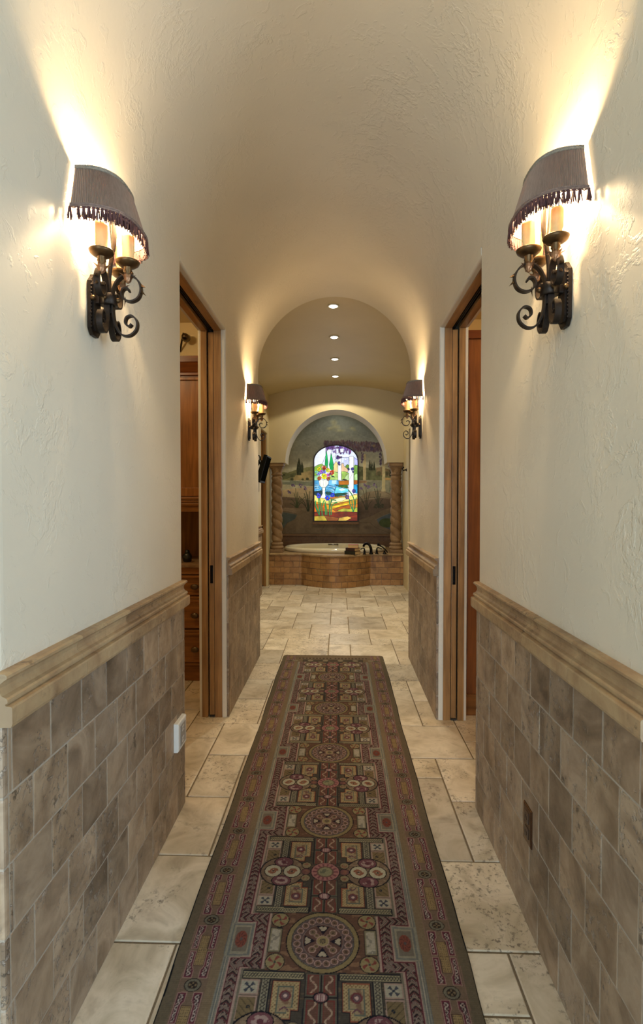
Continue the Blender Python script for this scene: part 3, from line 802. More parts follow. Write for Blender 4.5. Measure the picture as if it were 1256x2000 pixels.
# ------------------------------------------------------------------ sconces (built in a local frame, +x away from the wall)
M_shade = NT('pleated_mauve_silk')
def shade_mat():
    t = M_shade; c = lin((144,122,106))
    f = t.noise(t.vec((60,60,1)), 3, 2)
    col = t.ramp(f, [(.3, tuple(v*.85 for v in c)), (.7, tuple(v*1.1 for v in c))])
    t.base(col); t.set(Roughness=.6, Specular_IOR_Level=.3)
    tr = t.n('ShaderNodeBsdfTranslucent'); t.l(t.mix(1, col, (.75,.36,.25), 'MULTIPLY'), tr.inputs[0])
    ms = t.n('ShaderNodeMixShader'); ms.inputs[0].default_value = .10
    t.l(t.b.outputs[0], ms.inputs[1]); t.l(tr.outputs[0], ms.inputs[2]); t.l(ms.outputs[0], t.out.inputs[0])
    return t.m
M_sh = shade_mat()
M_braid = simple('grey_braid', (124,116,102), .8, 0, .25, 150, .4)
M_fringe = simple('plum_fringe', (76,44,42), .8, 0, .35, 90)
M_bulb = emit('bulb_glow', (1.0,.72,.36), 14.0)

def D(th, a, b, e=2.7):   # D-shaped outline, th from -90 to 90 deg
    c, s = math.cos(th), math.sin(th)
    return b*abs(c)**(2/e), a*math.copysign(abs(s)**(2/e), s)
def make_sconce(label):
    root = thing('wall_sconce', label, 'wall lamp', (0,0,0), 0, 'iron candle sconces along the passage')
    z = 0     # origin: wall, plate centre height
    m = MB()
    pl = [(-.030,-.078),(-.016,-.096),(.016,-.096),(.030,-.078),(.030,.056),(.016,.072),(.011,.080),(-.011,.080),(-.016,.072),(-.030,.056)]
    m.prism(pl, .002, .012, 'X'); m.prism([(p[0]*.72, p[1]*.86) for p in pl], .012, .018, 'X')
    for i in range(14):
        for sgn in (-1, 1): m.ball((.012, sgn*.028, -.074+i*.0099), .0036, 6)
    m.build('back_plate', M_iron, root, True)
    AXR = .056
    m = MB(); m.tube(catmull([(AXR,0,-.03),(AXR-.004,0,.06),(AXR+.004,0,.13),(AXR+.012,0,.17),(AXR+.012,0,.24)], 6), .0065, 10)
    m.ball((AXR+.012,0,.243), .011, 10); m.build('stem', M_iron, root, True)
    m = MB()
    m.lathe([(.024,-.008),(.027,-.006),(.027,.022),(.024,.024)], (AXR-.006,0,.0), 8); m.box(.012, AXR, -.014, .014, -.004, .020, .003)
    m.build('collar', M_iron, root, True)
    for (bx, by) in ((.012,.026),(.012,-.026),(AXR-.006,.029),(AXR-.006,-.029),(AXR+.022,0)):
        k = MB(); k.ball((bx+(.004 if bx < .02 else 0), by, .008), .0075, 10); k.build('bolt', M_bronze, root, True)
    up = [(.010,.0),(.014,.032),(.024,.058),(.040,.075),(.058,.080),(.078,.074),(.093,.056),(.097,.034),(.088,.013),(.068,.004),(.048,.010),(.040,.026),(.046,.040),(.058,.042),(.062,.033)]
    dn = [(r*1.18, h*1.18) for r, h in [(.012,.006),(.013,-.03),(.020,-.058),(.034,-.078),(.054,-.080),(.070,-.066),(.072,-.046),(.060,-.032),(.046,-.036),(.043,-.050),(.052,-.058),(.059,-.052)]]
    def scroll(p2, phi, w, nm, ksz=1):
        d = Vector((math.cos(phi), math.sin(phi), 0)); W = Vector((-math.sin(phi), math.cos(phi), 0))
        pts = [Vector((AXR-.006, 0, 0))+d*r*ksz+Vector((0,0,h)) for r, h in p2]
        m = MB(); m.strap(catmull(pts, 6), W, w, .0045); return m.build(nm, M_iron, root, True)
    for phi in (0, PI/2*.98, -PI/2*.98):
        f = 1.0 if phi == 0 else .80
        sc = scroll(up, phi, .018, 'upper_scroll', f)
        d = Vector((math.cos(phi), math.sin(phi), 0)); c0 = Vector((AXR-.006,0,0))
        # thorn leaves on the scroll
        for (r, h, a) in ((.096,.046,.3),(.097,.030,-.3),(.050,.010,-1.8),(.042,.03,2.6)):
            b = c0+d*r*f+Vector((0,0,h)); tip = b+d*math.cos(a)*.016+Vector((0,0,math.sin(a)*.016-.006)); sd = Vector((-d.y,d.x,0))*.006
            lf = MB(); lf.add([b+sd, b-sd, tip, b+Vector((0,0,.010))], [(0,1,2),(0,2,3),(1,3,2),(0,3,1)]); lf.build('thorn_leaf', M_bronze, sc, True)
        scroll(dn, phi, .017, 'lower_scroll', 1.0 if phi == 0 else .75)
        cr = .056 if phi == 0 else .068
        cc = Vector((AXR-.004,0,0))+d*cr
        if phi != 0: cc.x += .008
        zb = .078
        m = MB(); m.lathe([(.008,zb-.01),(.012,zb),(.009,zb+.008),(.013,zb+.014),(.010,zb+.022),(.014,zb+.027)], (cc.x,cc.y,0), 14); m.build('candle_cup', M_bronze, root, True)
        lp = MB()   # fan of petals beneath the dish
        for q in range(7):
            a = 2*PI*q/7+.2; dd = Vector((math.cos(a), math.sin(a), 0)); sd = Vector((-dd.y, dd.x, 0))
            ctr = []
            for t in (0, .3, .6, 1.0):
                rr = .007+.015*t**1.5; hh = zb-.016+.030*t-.010*t*t*t; w = .0062*math.sin(PI*min(.97, .15+.85*t))
                p = Vector((cc.x,cc.y,hh))+dd*rr; ctr += [p-sd*w, p+dd*.002, p+sd*w]
            lp.add(ctr, [(k*3+i, k*3+i+1, k*3+4+i, k*3+3+i) for k in range(3) for i in range(2)])
        lp.lathe([(.001,zb-.022),(.006,zb-.018),(.008,zb-.012),(.008,zb-.004)], (cc.x,cc.y,0), 12)
        lp.build('leaf_cup', M_leaf, root, True)
        m = MB(); zd = zb+.024
        m.lathe([(.010,zd),(.022,zd+.003),(.031,zd+.010),(.034,zd+.017),(.033,zd+.018),(.028,zd+.012),(.020,zd+.008),(.002,zd+.006)], (cc.x,cc.y,0), 28); m.build('drip_pan', M_bronze, root, True)
        m = MB(); zc = zd+.008; hc = .085
        n, kz = 24, 12; vs = []
        r_ = random.Random(int(phi*10)+3)
        dr = [(r_.uniform(0,6.28), r_.uniform(.3,.95)) for _ in range(6)]
        for k in range(kz+1):
            for i in range(n):
                a = 2*PI*i/n; rr = .0155+.0006*math.sin(a*5)
                for (da, dh) in dr:
                    dx = math.atan2(math.sin(a-da), math.cos(a-da))
                    if k/kz > 1-dh: rr += .0024*math.exp(-(dx/.22)**2)
                vs.append((cc.x+rr*math.cos(a), cc.y+rr*math.sin(a), zc+hc*k/kz))
        vs += [(cc.x+.012*math.cos(2*PI*i/n), cc.y+.012*math.sin(2*PI*i/n), zc+hc+.001) for i in range(n)]
        m.add(vs, [(k*n+i, k*n+(i+1)%n, (k+1)*n+(i+1)%n, (k+1)*n+i) for k in range(kz+1) for i in range(n)], True)
        m.add(vs[-n:], [tuple(range(n))]); cn = m.build('candle', M_candle, root, True)
        zt = zc+hc
        m = MB(); m.lathe([(.007,zt),(.009,zt+.006),(.011,zt+.018),(.009,zt+.032),(.004,zt+.046),(.001,zt+.052)], (cc.x,cc.y,0), 14); m.build('bulb', M_bulb, root, True)
        BULBS.append((cc.x, cc.y, zt+.078))
    # shade
    zb_, zt_ = .207, .331
    aB, bB, aT, bT, g = .136, .138, .106, .100, .009
    n = 150*4; vs, fs = [], []; rows = 8
    for k in range(rows+1):
        t = k/rows
        for i in range(n+1):
            th_ = -PI/2+PI*i/n
            a = aB+(aT-aB)*t; b = bB+(bT-bB)*t
            x, y = D(th_, a, b); pl_ = .0017*math.sin(2*PI*i/6)
            nx, ny = math.cos(th_), math.sin(th_)
            vs.append((g+x+nx*pl_, y+ny*pl_, zb_+(zt_-zb_)*t))
    for k in range(rows):
        for i in range(n): fs.append((k*(n+1)+i, k*(n+1)+i+1, (k+1)*(n+1)+i+1, (k+1)*(n+1)+i))
    m = MB(); m.add(vs, fs, False); sh = m.build('lamp_shade', M_sh, root, True, solid=.0012)
    def rim(a, b, zz, off=0, nn=90): return [(g+D(-PI/2+PI*i/nn, a, b)[0]*1.0+off*math.cos(-PI/2+PI*i/nn), D(-PI/2+PI*i/nn, a, b)[1]+off*math.sin(-PI/2+PI*i/nn), zz) for i in range(nn+1)]
    m = MB()
    for zz, of in ((zt_-.002,.0015),(zt_-.007,.002)): m.tube([(x, y, q+.0008*math.sin(i*2.2)) for i, (x,y,q) in enumerate(rim(aT, bT, zz, of, 160))], .0032, 7)
    m.build('top_braid', M_braid, sh, True)
    m = MB()
    for zz, of in ((zb_+.004,.002),(zb_-.001,.0025)): m.tube([(x, y, q+.0008*math.sin(i*2.2)) for i, (x,y,q) in enumerate(rim(aB, bB, zz, of, 160))], .003, 7)
    m.build('bottom_braid', simple('mauve_braid', (114,94,84), .8, 0, .25, 150) if 'mauve_braid' not in bpy.data.materials else bpy.data.materials['mauve_braid'], sh, True)
    m = MB(); rr = random.Random(5); R = rim(aB, bB, zb_-.002, .001, 37)
    for i, (x, y, q) in enumerate(R):
        for k in range(12):
            a = rr.uniform(0, 6.28); s0 = .002; s1 = rr.uniform(.002,.0075)
            p0 = Vector((x+s0*math.cos(a), y+s0*math.sin(a), q)); p1 = Vector((x+.0035*math.cos(a), y+.0035*math.sin(a), q-.014)); p2 = Vector((x+s1*math.cos(a), y+s1*math.sin(a), q-rr.uniform(.026,.036)))
            m.tube([p0,p1,p2], [.0018,.0019,.0013], 4)
        m.ball((x,y,q-.010), .0042, 8)
        if i < len(R)-1:
            x2, y2, _ = R[i+1]; m.tube([(x,y,q),((x+x2)/2,(y+y2)/2,q-.004),(x2,y2,q)], .0016, 5)
    m.build('tassel_fringe', M_fringe, sh, True)
    m = MB()   # wire frame carrying the shade
    m.tube(rim(aT-.004, bT-.004, zt_-.006, -.001, 40), .0014, 6)
    for th_ in (-1.2,-.0,1.2):
        x, y = D(th_, aT-.004, bT-.004); m.tube([(AXR+.012,0,.243),(AXR+.012,0,.30),(g+x,y,zt_-.006)], .0014, 6)
    m.tube([(g,-aB+.003,zb_),(g,-aT+.003,zt_)], .0016, 6); m.tube([(g,aB-.003,zb_),(g,aT-.003,zt_)], .0016, 6)
    m.build('shade_frame', M_iron, sh, True)
    return root
BULBS = []
sc0 = make_sconce('')
SB = list(BULBS)
def copy_tree(o, parent=None):
    c = o.copy(); COL.objects.link(c)
    if parent is not None: c.parent = parent
    for ch in list(o.children): copy_tree(ch, c)
    return c
SCZ = 1.975
SC = [(-1, 1.520, 'lit iron candle sconce, large in view, above the white outlet'),
      (1, 1.485, 'lit iron candle sconce, large in view, above the bronze outlet'),
      (-1, 4.165, 'lit iron candle sconce near the wall television and vault end'),
      (1, 4.075, 'lit iron candle sconce at the vault end, on the bronze outlet side')]
SCONCES = []
for k, (s, y, lab) in enumerate(SC):
    o = sc0 if k == 0 else copy_tree(sc0)
    o.location = (XL if s < 0 else XR, y, SCZ); o.rotation_euler = (0, 0, 0 if s < 0 else PI); o['label'] = lab
    SCONCES.append((s, y))
# ------------------------------------------------------------------ rug
def make_rug():
    xc, hw, ya, yb = -.051, .446, .55, 4.70
    xs = np.linspace(xc-hw, xc+hw, 397)
    ysr = np.concatenate([np.arange(ya, 2.7, .0025), np.arange(2.7, yb, .0036), [yb]])
    X, Y = np.meshgrid(xs, ysr)
    # hand-woven wander of the whole pattern
    u0 = X-xc+vnoise(X, Y, 0, 3, 5)*.004; Yw = Y+vnoise(X, Y, 6, 2, 6)*.004
    u = np.abs(u0); per = .6215
    tt = (Yw-1.627)/per; sv = (tt-np.round(tt))*per; v = np.abs(sv); vm = np.abs(v-per/2)   # vm: distance to the midway line
    C = np.empty(X.shape+(3,)); C[:] = (112,95,70)
    def P(m, c): C[m] = c
    n1 = vnoise(X, Y, 90, 90, 21, 2); n2 = vnoise(X, Y, 40, 120, 22, 2)
    P(u > .409, (100,86,64)); P(u > .4405, (26,28,34))
    # main border
    P((u > .328) & (u < .411), (128,94,78)); P((u > .330) & (u < .409), (112,88,68))
    tb = (Yw-1.70)/.235; a = np.abs((tb-np.round(tb))*.235); uc = np.abs(u-.3695)
    h = np.where(a > .062, .0165, np.where(a > .05, .0165-(.062-a)*.5, .009)); inp = (uc > h) & (uc < .0365) & (a > .022) & (a < .1145)
    P(inp, (150,112,100))
    inn = (uc > h+.0025) & (uc < .034) & (a > .0245) & (a < .112); P(inn, (104,40,54))
    in2 = (uc > h+.0065) & (uc < .0305) & (a > .0285) & (a < .108); P(in2, (56,42,42))
    ucx = (h+.0065+.0305)/2
    sq = np.abs(uc-ucx-.0045*np.sin(a*2*PI/.021)) < .0022; P(in2 & sq, (158,142,132))
    sq2 = np.abs(uc-ucx+.0045*np.sin(a*2*PI/.021)) < .0018; P(in2 & sq2, (140,110,104))
    gold = (uc < .0125) & (a > .064); P((uc < .015) & (a > .0615), (84,58,48)); P(gold, (142,114,68))
    P(gold & (np.abs(np.sin(uc*PI/.006))*np.abs(np.sin(a*PI/.008)) > .75), (98,74,48))
    ov = np.hypot(uc/.022, a/.019); P(ov < 1.12, (44,38,36)); P(ov < 1, (106,100,80)); P(ov < .66, (52,42,38)); P((ov < .5) & (np.cos(4*np.arctan2(uc, a)) > 0), (120,96,64)); P(ov < .15, (40,34,32))
    # plain inner band and grey stripes
    P((u > .303) & (u < .328), (120,98,70)); 
    st = (u > .283) & (u <= .303); P(st, (118,114,100)); P(st & (np.abs(np.sin((u-.283)*PI/.0067)) < .35), (88,92,92)); P(st & (np.abs(u-.292) < .0018), (150,140,120))
    # stepped guard strip
    st_ = .004
    wide = v > .105; ub = np.where(wide, .243, .178)
    def strip(e): return (wide & (u > .243+e) & (u < .283-e)) | ((~wide) & (u > .178+e) & (u < .222-e)) | ((v > .065+e) & (v < .105+(0 if e == 0 else -e)) & (u > .178+e) & (u < .283-e)) | ((v >= .105-.02) & (v < .125) & (u > .243+e) & (u < .283-e))
    P(u < .283, (118,114,100))
    s0 = strip(0); P(s0, (158,124,112)); s1 = strip(.0025); P(s1, (98,40,48)); s2 = strip(.006); P(s2, (46,36,40))
    ph = np.where(wide, np.mod(sv+np.abs(u-.263)*.9, .0225), np.where(v < .065, np.mod(sv+np.abs(u-.2)*.9, .0225), np.mod(u+np.abs(v-.085)*.9, .0225)))
    P(s2 & (ph < .0075), (120,98,84)); P(s2 & (ph > .012) & (ph < .0165), (104,52,50)); P(s2 & (ph > .0092) & (ph < .0108), (140,124,112))
    P(s2 & (n1 > .16), (112,92,84))
    # small square panels outside the strip
    bx = (u > .222) & (u < .300) & (v < .065); P(bx, (128,122,104)); b1 = (u > .226) & (u < .292) & (v < .060); P(b1, (98,102,96)); b2 = (u > .231) & (u < .287) & (v < .055); P(b2, (134,124,102)); b3 = (u > .237) & (u < .281) & (v < .047); P(b3, (104,96,82))
    fl_ = np.hypot((u-.259)/.019, sv/.032); P(fl_ < 1, (124,58,44)); P((fl_ < .85) & (np.abs(np.sin(4*np.arctan2((u-.259)/.019, sv/.032)+fl_*5)) < .35), (76,44,40)); P(fl_ < .22, (80,70,70))
    # field
    fld = u < ub; P(fld & (u > ub-.004), (150,122,108)); f1 = u < ub-.004; P(f1, (104,98,80)); f2 = u < ub-.012; P(f2, (70,62,50))
    mz = v < .112
    z = mz & (u < .170); P(z, (96,64,48)); P(z & (n2 > .18), (122,86,60))
    # cream end panels
    wr = (np.abs(u-.151) < .021) & (v < .048); P(wr, (36,36,40)); P((np.abs(u-.151) < .018) & (v < .045), (120,110,80)); w2 = (np.abs(u-.151) < .0135) & (v < .040); P(w2, (152,142,122)); P(w2 & (n1 > .12), (120,112,98))
    for (cu, cv, r_, ring, fill) in ((.143,.080,.0275,(34,34,38),(132,116,74)),):
        q = np.hypot(u-cu, v-cv); P(q < r_+.003, ring); P(q < r_, fill); ang = np.arctan2(v-cv, u-cu); P((q < r_*.85) & (q > r_*.2) & (np.cos(4*ang+q*90) > .45), (124,52,46)); P(q < r_*.16, (60,70,60))
    r = np.hypot(u, v); ang = np.arctan2(v, u)
    P(r < .1165, (32,28,34)); P(r < .113, (126,108,66)); P(r < .100, (60,50,48)); P(r < .0975, (86,90,90))
    nn = 22
    def ringdots(rad, rr, k, rim, fill, phs=0):
        da = np.mod(ang+phs+PI/k, 2*PI/k)-PI/k; q = np.hypot(r*np.cos(da)-rad, r*np.sin(da)); P(q < rr, rim); P(q < rr*.74, fill); P(q < rr*.25, (60,50,44))
    P((r < .096) & (r > .066), (84,66,64)); ringdots(.0815, .0118, 20, (152,116,110), (100,74,56), PI/20)
    P(r < .066, (108,92,92)); P(r < .0635, (92,62,54))
    ringdots(.046, .0125, 4, (150,114,106), (104,82,58), PI/4); ringdots(.028, .0085, 4, (140,106,98), (110,88,60), PI/4)
    for (cu, cv) in ((.044,0),(0,.044)):
        du, dv = (u-cu, v-cv); rad_, tan_ = (du, np.abs(sv)) if cv == 0 else (dv, u)
        tri = (rad_ > -.021) & (rad_ < .014) & (tan_ < .0215*(rad_+.021)/.035); P(tri, (30,26,40))
        heart = (rad_ > -.012) & (tan_ < .0135*(rad_+.012)/.02) & (np.hypot(rad_-.003, tan_-.006) < .009); P(heart, (150,138,114))
    P(r < .021, (150,122,112)); P(r < .019, (136,118,74)); P(r < .010, (64,58,50)); P((r < .0085) & (np.cos(6*ang) > 0), (120,100,66))
    # mid zone
    mid = (v > .110)
    P(mid & f2 & (r >= .1165), (66,60,52)); P(mid & f2 & (n2 > .2) & (r >= .1165), (92,74,56))
    def rect(u0_, u1_, v0_, v1_): return (u > u0_) & (u < u1_) & (v > v0_) & (v < v1_)
    ch = rect(.050,.232,.110,.137); P(ch & (r > .117), (34,34,42)); c1 = rect(.053,.229,.1135,.1335) & (r > .117); P(c1, (138,126,92)); P(c1 & (np.abs(v-.1235-.0055*np.sin(u*2*PI/.018)) < .0022), (62,62,54)); P(c1 & (np.abs(v-.1235+.0055*np.sin(u*2*PI/.018)) < .0022), (70,64,56))
    cc = rect(0,.048,.116,.262) & (r > .117); P(cc, (84,80,66)); cp = rect(.006,.040,.118,.181) | rect(.006,.040,.197,.27); cp &= r > .119
    P(cp, (112,46,42)); c2 = (rect(.010,.036,.122,.177) | rect(.010,.036,.201,.268)) & (r > .122); P(c2, (98,62,50)); P(c2 & (np.abs(u-.023-.009*np.sin((v-.12)*2*PI/.05)) < .0028), (152,128,104)); P(c2 & (np.hypot(u-.023, np.mod(v-.13, .026)-.013) < .004), (140,104,88))
    P(rect(0,.0022,.118,.27), (36,34,38)); P(rect(0,.045,.187,.191), (36,34,38))
    o1 = np.hypot(u/.023, (v-.189)/.017); P(o1 < 1, (32,30,38)); P(o1 < .78, (120,74,78)); P((o1 < .62) & (np.abs(np.mod(u, .006)-.003) < .0014), (168,140,132))
    P(rect(.045,.0485,.117,.27), (34,34,42))
    sqm = rect(.058,.142,.140,.258) & ~((u < .078) & (v > .232)); P(sqm, (30,30,40))
    sqe = rect(.060,.140,.142,.255) & ~((u < .081) & (v > .229)); P(sqe, (138,70,46)); s3 = rect(.063,.137,.145,.251) & ~((u < .084) & (v > .226)); P(s3, (154,132,86)); P(s3 & (np.cos(u*2*PI/.011)*np.cos(v*2*PI/.011) > .35), (116,88,58))
    s4 = rect(.077,.124,.158,.238) & ~((u < .092) & (v > .222)); P(s4, (84,92,80)); s5 = rect(.081,.120,.162,.234) & ~((u < .095) & (v > .218)); P(s5, (140,118,84)); P(s5 & (n1 > .08), (116,84,62))
    q = np.hypot(u-.1005, v-.187); P(q < .0165, (104,44,48)); P(q < .0115, (90,64,70)); P(q < .0055, (170,140,130)); P((np.abs(v-.219-np.abs(u-.1)*.8) < .003) & (u > .088) & (u < .113), (96,56,70))
    cv_ = rect(.147,.174,.136,.262); P(cv_, (36,36,42)); c3 = rect(.150,.171,.137,.262); P(c3, (126,118,94)); P(c3 & (np.abs(u-.1605-.006*np.sin(v*2*PI/.022)) < .0023), (62,60,54)); P(c3 & (np.abs(u-.1605+.006*np.sin(v*2*PI/.022)) < .0023), (72,66,58))
    b_ = rect(.179,.233,.140,.186); P(b_, (150,120,106)); bb = rect(.183,.229,.144,.182); P(bb, (150,142,120)); q4 = np.abs(np.hypot(u-.206, v-.163)); a4 = np.arctan2(v-.163, u-.206); P(bb & (q4 < .018) & (np.cos(4*a4) < -.2), (58,62,74)); P(bb & (q4 < .004), (40,46,64))
    b_ = rect(.179,.233,.190,.262); P(b_, (150,118,104)); bb = rect(.183,.229,.194,.258); P(bb, (112,92,58)); P(bb & (np.hypot(u-.2, v-.222) < .006), (34,40,52)); P(bb & (np.mod(u+v, .02) < .004), (84,70,46))
    q = np.hypot((u-.160)/.082, vm/.075); P((q < 1.04), (30,30,38)); P(q < .98, (112,88,68)); P((q < .98) & (n2 > .15), (130,106,80))
    for cu in (.125, .196):
        q = np.hypot(u-cu, vm); a_ = np.arctan2(sv*np.sign(1), u-cu); P(q < .034, (28,28,34)); P(q < .0305, (158,152,124)); P((q < .026) & (q > .006) & (np.cos(4*a_+q*60) > .6), (134,76,52)); P((q < .026) & (q > .006) & (np.cos(4*a_+q*60) < -.75), (92,112,94)); P(q < .005, (80,56,48))
    q = np.hypot((u-.160)/.034, (vm-.049)/.025); P(q < 1.1, (28,28,36)); P(q < 1, (106,58,66)); P((q < .72) & (n1 > 0), (146,118,112)); P(q < .3, (92,46,56))
    for cvv in (0, .034):
        q = np.hypot((u-.072), (vm-cvv)/.95); P(q < .0185, (32,32,38)); P(q < .016, (128,110,76) if cvv else (106,64,62)); P((q < .010) & (n1 > 0), (128,76,58))
    q = np.hypot(u/.052, vm/.047); P(q < 1.06, (34,30,38)); P(q < 1, (150,92,88)); P((q < .9) & (np.cos(14*np.arctan2(vm, u)) > .2), (112,56,64)); P(q < .62, (96,72,60)); P(q < .5, (124,120,84)); P((q < .4) & (n1 > .02), (88,92,72))
    # far end of the runner
    d = yb-Y; e = (d < .20) & (u < .328)
    P(e, (110,90,64)); ee = (d < .028); P(ee, (104,84,60)); P(d < .005, (40,36,32))
    P((np.abs(d-.06) < .004) & (u < .328), (126,112,92)); P((np.abs(d-.075) < .0025) & (u < .325), (96,60,52)); P((d > .085) & (d < .12) & (u < .305), (82,66,52)); P((d > .085) & (d < .12) & (u < .305) & (np.mod(u, .03) < .014), (116,96,76)); P((np.abs(d-.125) < .0025) & (u < .305), (140,118,96)); P((d > .13) & (d < .20) & (u < .262) , (74,64,52)); P((d > .14) & (d < .19) & (np.hypot(np.mod(u, .13)-.065, (d-.165)) < .024), (124,110,84))
    # weave and wear
    gy_ = C.mean(-1, keepdims=True); C = gy_+(C-gy_)*.70
    C *= (1+.16*vnoise(X, Y, 220, 220, 31, 2)+.16*vnoise(X, Y, 5, 3, 32, 3))[..., None]
    C *= (1+.04*np.sin(Y*2*PI/.006))[..., None]
    Z = .0075+.0012*vnoise(X, Y, 60, 60, 41, 2)
    edge = np.minimum(np.minimum(hw-np.abs(X-xc), yb-Y), Y-ya); Z = np.where(edge < .004, Z*np.clip(edge/.004, 0, 1)**.5, Z)
    wave = vnoise(X*0, Y, 0, 2.2, 50, 3)*.016*np.sign(X-xc)*np.clip((np.abs(X-xc)-.3)/.146, 0, 1)
    cut = .03*np.clip((np.abs(X-xc)-(hw-.03))/.03, 0, 1)**2*np.clip(1-(yb-Y)/.05, 0, 1)
    Pm = np.stack([X+wave, Y-cut, Z+.0005], -1)
    mt = attr_mat('rug_wool', .95, gain=RUG_GAIN, bump=.5, bscale=420, spec=.05)
    o = grid_mesh('runner_rug', Pm, lin_np(C), mt)
    tag(o, 'long patterned runner rug down the middle of the passage floor', 'rug'); o['kind'] = 'thing'
RUG_GAIN = .84
make_rug()

# ------------------------------------------------------------------ mural on the alcove wall
YM = 9.958
def make_mural():
    sxp = 1024/9.98
    x = np.linspace(541.5, 774, 560); y = np.linspace(804, 1042.5, 570)
    X, Y = np.meshgrid(x, y); cv = Canvas(X, Y, (120,122,104))
    L = lambda cx, cy: (520+cx/7.143, 790+cy/7.143)
    R = lambda cx, cy: (650+cx/6.667, 790+cy/6.667)
    LL = lambda *p: [L(*q) for q in p]
    RR = lambda *p: [R(*q) for q in p]
    n = vnoise(X, Y, .035, .06, 3, 4)
    t = np.clip((Y-804)/100, 0, 1)[..., None]
    cv.C[:] = np.array((104,110,102))*(1-t)+np.array((146,134,98))*t
    cv.C += (n*26)[..., None]*np.array((1,1,.7))
    for (cx, cy, rx, ry) in ((652,826,9,8),(656,835,12,6),(645,838,10,5),(688,837,8,5),(692,841,5,3),(664,842,14,4)):
        cv.ell(cx, cy, rx, ry, (158,146,92), .2, .6, .15, soft=.8)
    for pts in (LL((390,510),(470,505),(640,440),(760,400),(900,380)), RR((300,370),(420,430),(560,470))): cv.curve(pts, 1.2, (142,138,116), .35)
    # hills
    cv.poly(LL((150,960),(230,940),(300,955),(420,910),(520,890),(660,860),(680,1060),(150,1060)), (112,104,56), .25, 1, .12, wob=1)
    cv.poly(LL((380,1000),(480,950),(580,930),(670,930),(670,1050),(380,1060)), (146,118,64), .2, 1, .1, wob=1)
    cv.poly(LL((160,960),(300,965),(420,960),(400,1010),(250,1040),(160,1020)), (74,74,40), .3, .8, .2, wob=2)
    cv.poly(RR((320,800),(420,830),(520,820),(640,830),(780,850),(790,1000),(320,1000)), (90,88,50), .3, 1, .15, wob=1.5)
    cv.poly(RR((560,830),(640,815),(780,870),(780,940),(560,920)), (126,94,58), .25, .8, .15, wob=1)
    for cx in (345, 380, 600, 700): cv.ell(*R(cx, 900), 5, 6, (66,66,36), .3, .7, .2, soft=.5)
    cv.poly(RR((670,955),(790,960),(790,990),(670,985)), (176,126,60), .15, .9)
    # cypresses
    def cyp(f, cx, top, bot, w, c=(44,46,28)): cv.poly([f(cx,top), f(cx+w*.5,(top*.55+bot*.45)), f(cx+w*.55,bot), f(cx-w*.55,bot), f(cx-w*.5,(top*.5+bot*.5))], c, .3, .95, .3, wob=.4)
    cyp(L,458,740,985,60); cyp(L,500,790,950,38); cyp(L,435,830,960,20)
    cyp(R,480,715,860,26); cyp(R,505,735,860,22); cyp(R,535,735,860,22); cyp(R,748,800,940,30)
    for cx, cy, r in ((360,1045,4),(510,1045,3),(575,1040,4),(250,985,3)): cv.ell(*L(cx,cy), r, r*.8, (58,58,34), .3, .9, .3, soft=.4)
    # lake
    cv.poly(LL((150,1050),(350,1060),(540,1080),(680,1070),(680,1140),(150,1130)), (106,106,80), .15, 1, .1)
    cv.poly(LL((150,1050),(330,1062),(330,1085),(150,1085)), (140,136,104), .1, .8)
    cv.poly(LL((150,1110),(680,1140),(680,1240),(150,1230)), (150,136,98), .12, 1, .1)
    cv.poly(RR((320,985),(800,990),(800,1180),(320,1180)), (132,122,88), .15, 1, .1)
    cv.poly(RR((440,1010),(620,1000),(620,1080),(440,1075)), (108,102,76), .2, .8, .1, wob=1)
    cv.poly(RR((320,990),(440,995),(440,1020),(320,1030)), (140,96,56), .15, .9)
    # sand bank and terraces
    cv.poly(LL((180,1210),(300,1180),(680,1150),(690,1330),(180,1290)), (162,132,86), .12, 1, .08)
    cv.poly(LL((190,1285),(420,1300),(690,1350),(690,1700),(150,1790),(150,1500),(190,1460)), (126,94,62), .15, 1, .07)
    cv.poly(LL((190,1285),(420,1300),(420,1345),(190,1330)), (104,78,56), .15, .9)
    cv.poly(RR((320,1230),(440,1140),(600,1120),(720,1150),(790,1180),(790,1270),(620,1210),(480,1230),(320,1330)), (142,116,78), .12, 1, .08)
    cv.poly(RR((320,1270),(480,1235),(620,1215),(770,1230),(770,1420),(560,1500),(320,1520)), (110,82,58), .15, 1, .08)
    for f, pts in ((R,((330,1250),(470,1215),(640,1205),(770,1225))),(R,((540,1130),(650,1130),(720,1160),(780,1190)))): cv.curve([f(*p) for p in pts], .8, (84,66,48), .8)
    cv.poly(LL((150,1490),(260,1440),(420,1450),(600,1440),(700,1480),(1000,1640),(1000,1800),(150,1810)), (140,108,70), .12, 1, .06)
    cv.poly(RR((0,1520),(320,1510),(480,1460),(640,1380),(790,1330),(790,1690),(0,1690)), (138,106,68), .12, 1, .06)
    cv.poly(LL((190,1470),(260,1440),(400,1450),(450,1520),(330,1530),(220,1510)), (160,124,84), .12, .9)
    cv.curve(LL((190,1500),(300,1500),(430,1530)), .9, (96,74,52), .8)
    # pools
    cv.poly(LL((150,1500),(300,1510),(430,1540),(400,1600),(300,1650),(230,1730),(150,1780)), (96,102,88), .15, 1, .08, wob=.6)
    cv.ell(*L(215,1640), 7, 8, (92,98,46), .2, .6, .15, soft=.6)
    cv.poly(RR((570,1500),(640,1450),(790,1390),(790,1650),(720,1620),(620,1580)), (92,100,96), .12, 1, .08, wob=.5)
    cv.ell(*R(700,1540), 15, 9, (82,92,40), .15, 1, .15); cv.curve(RR((550,1500),(640,1455),(790,1395)), 1.0, (150,124,88), .8)
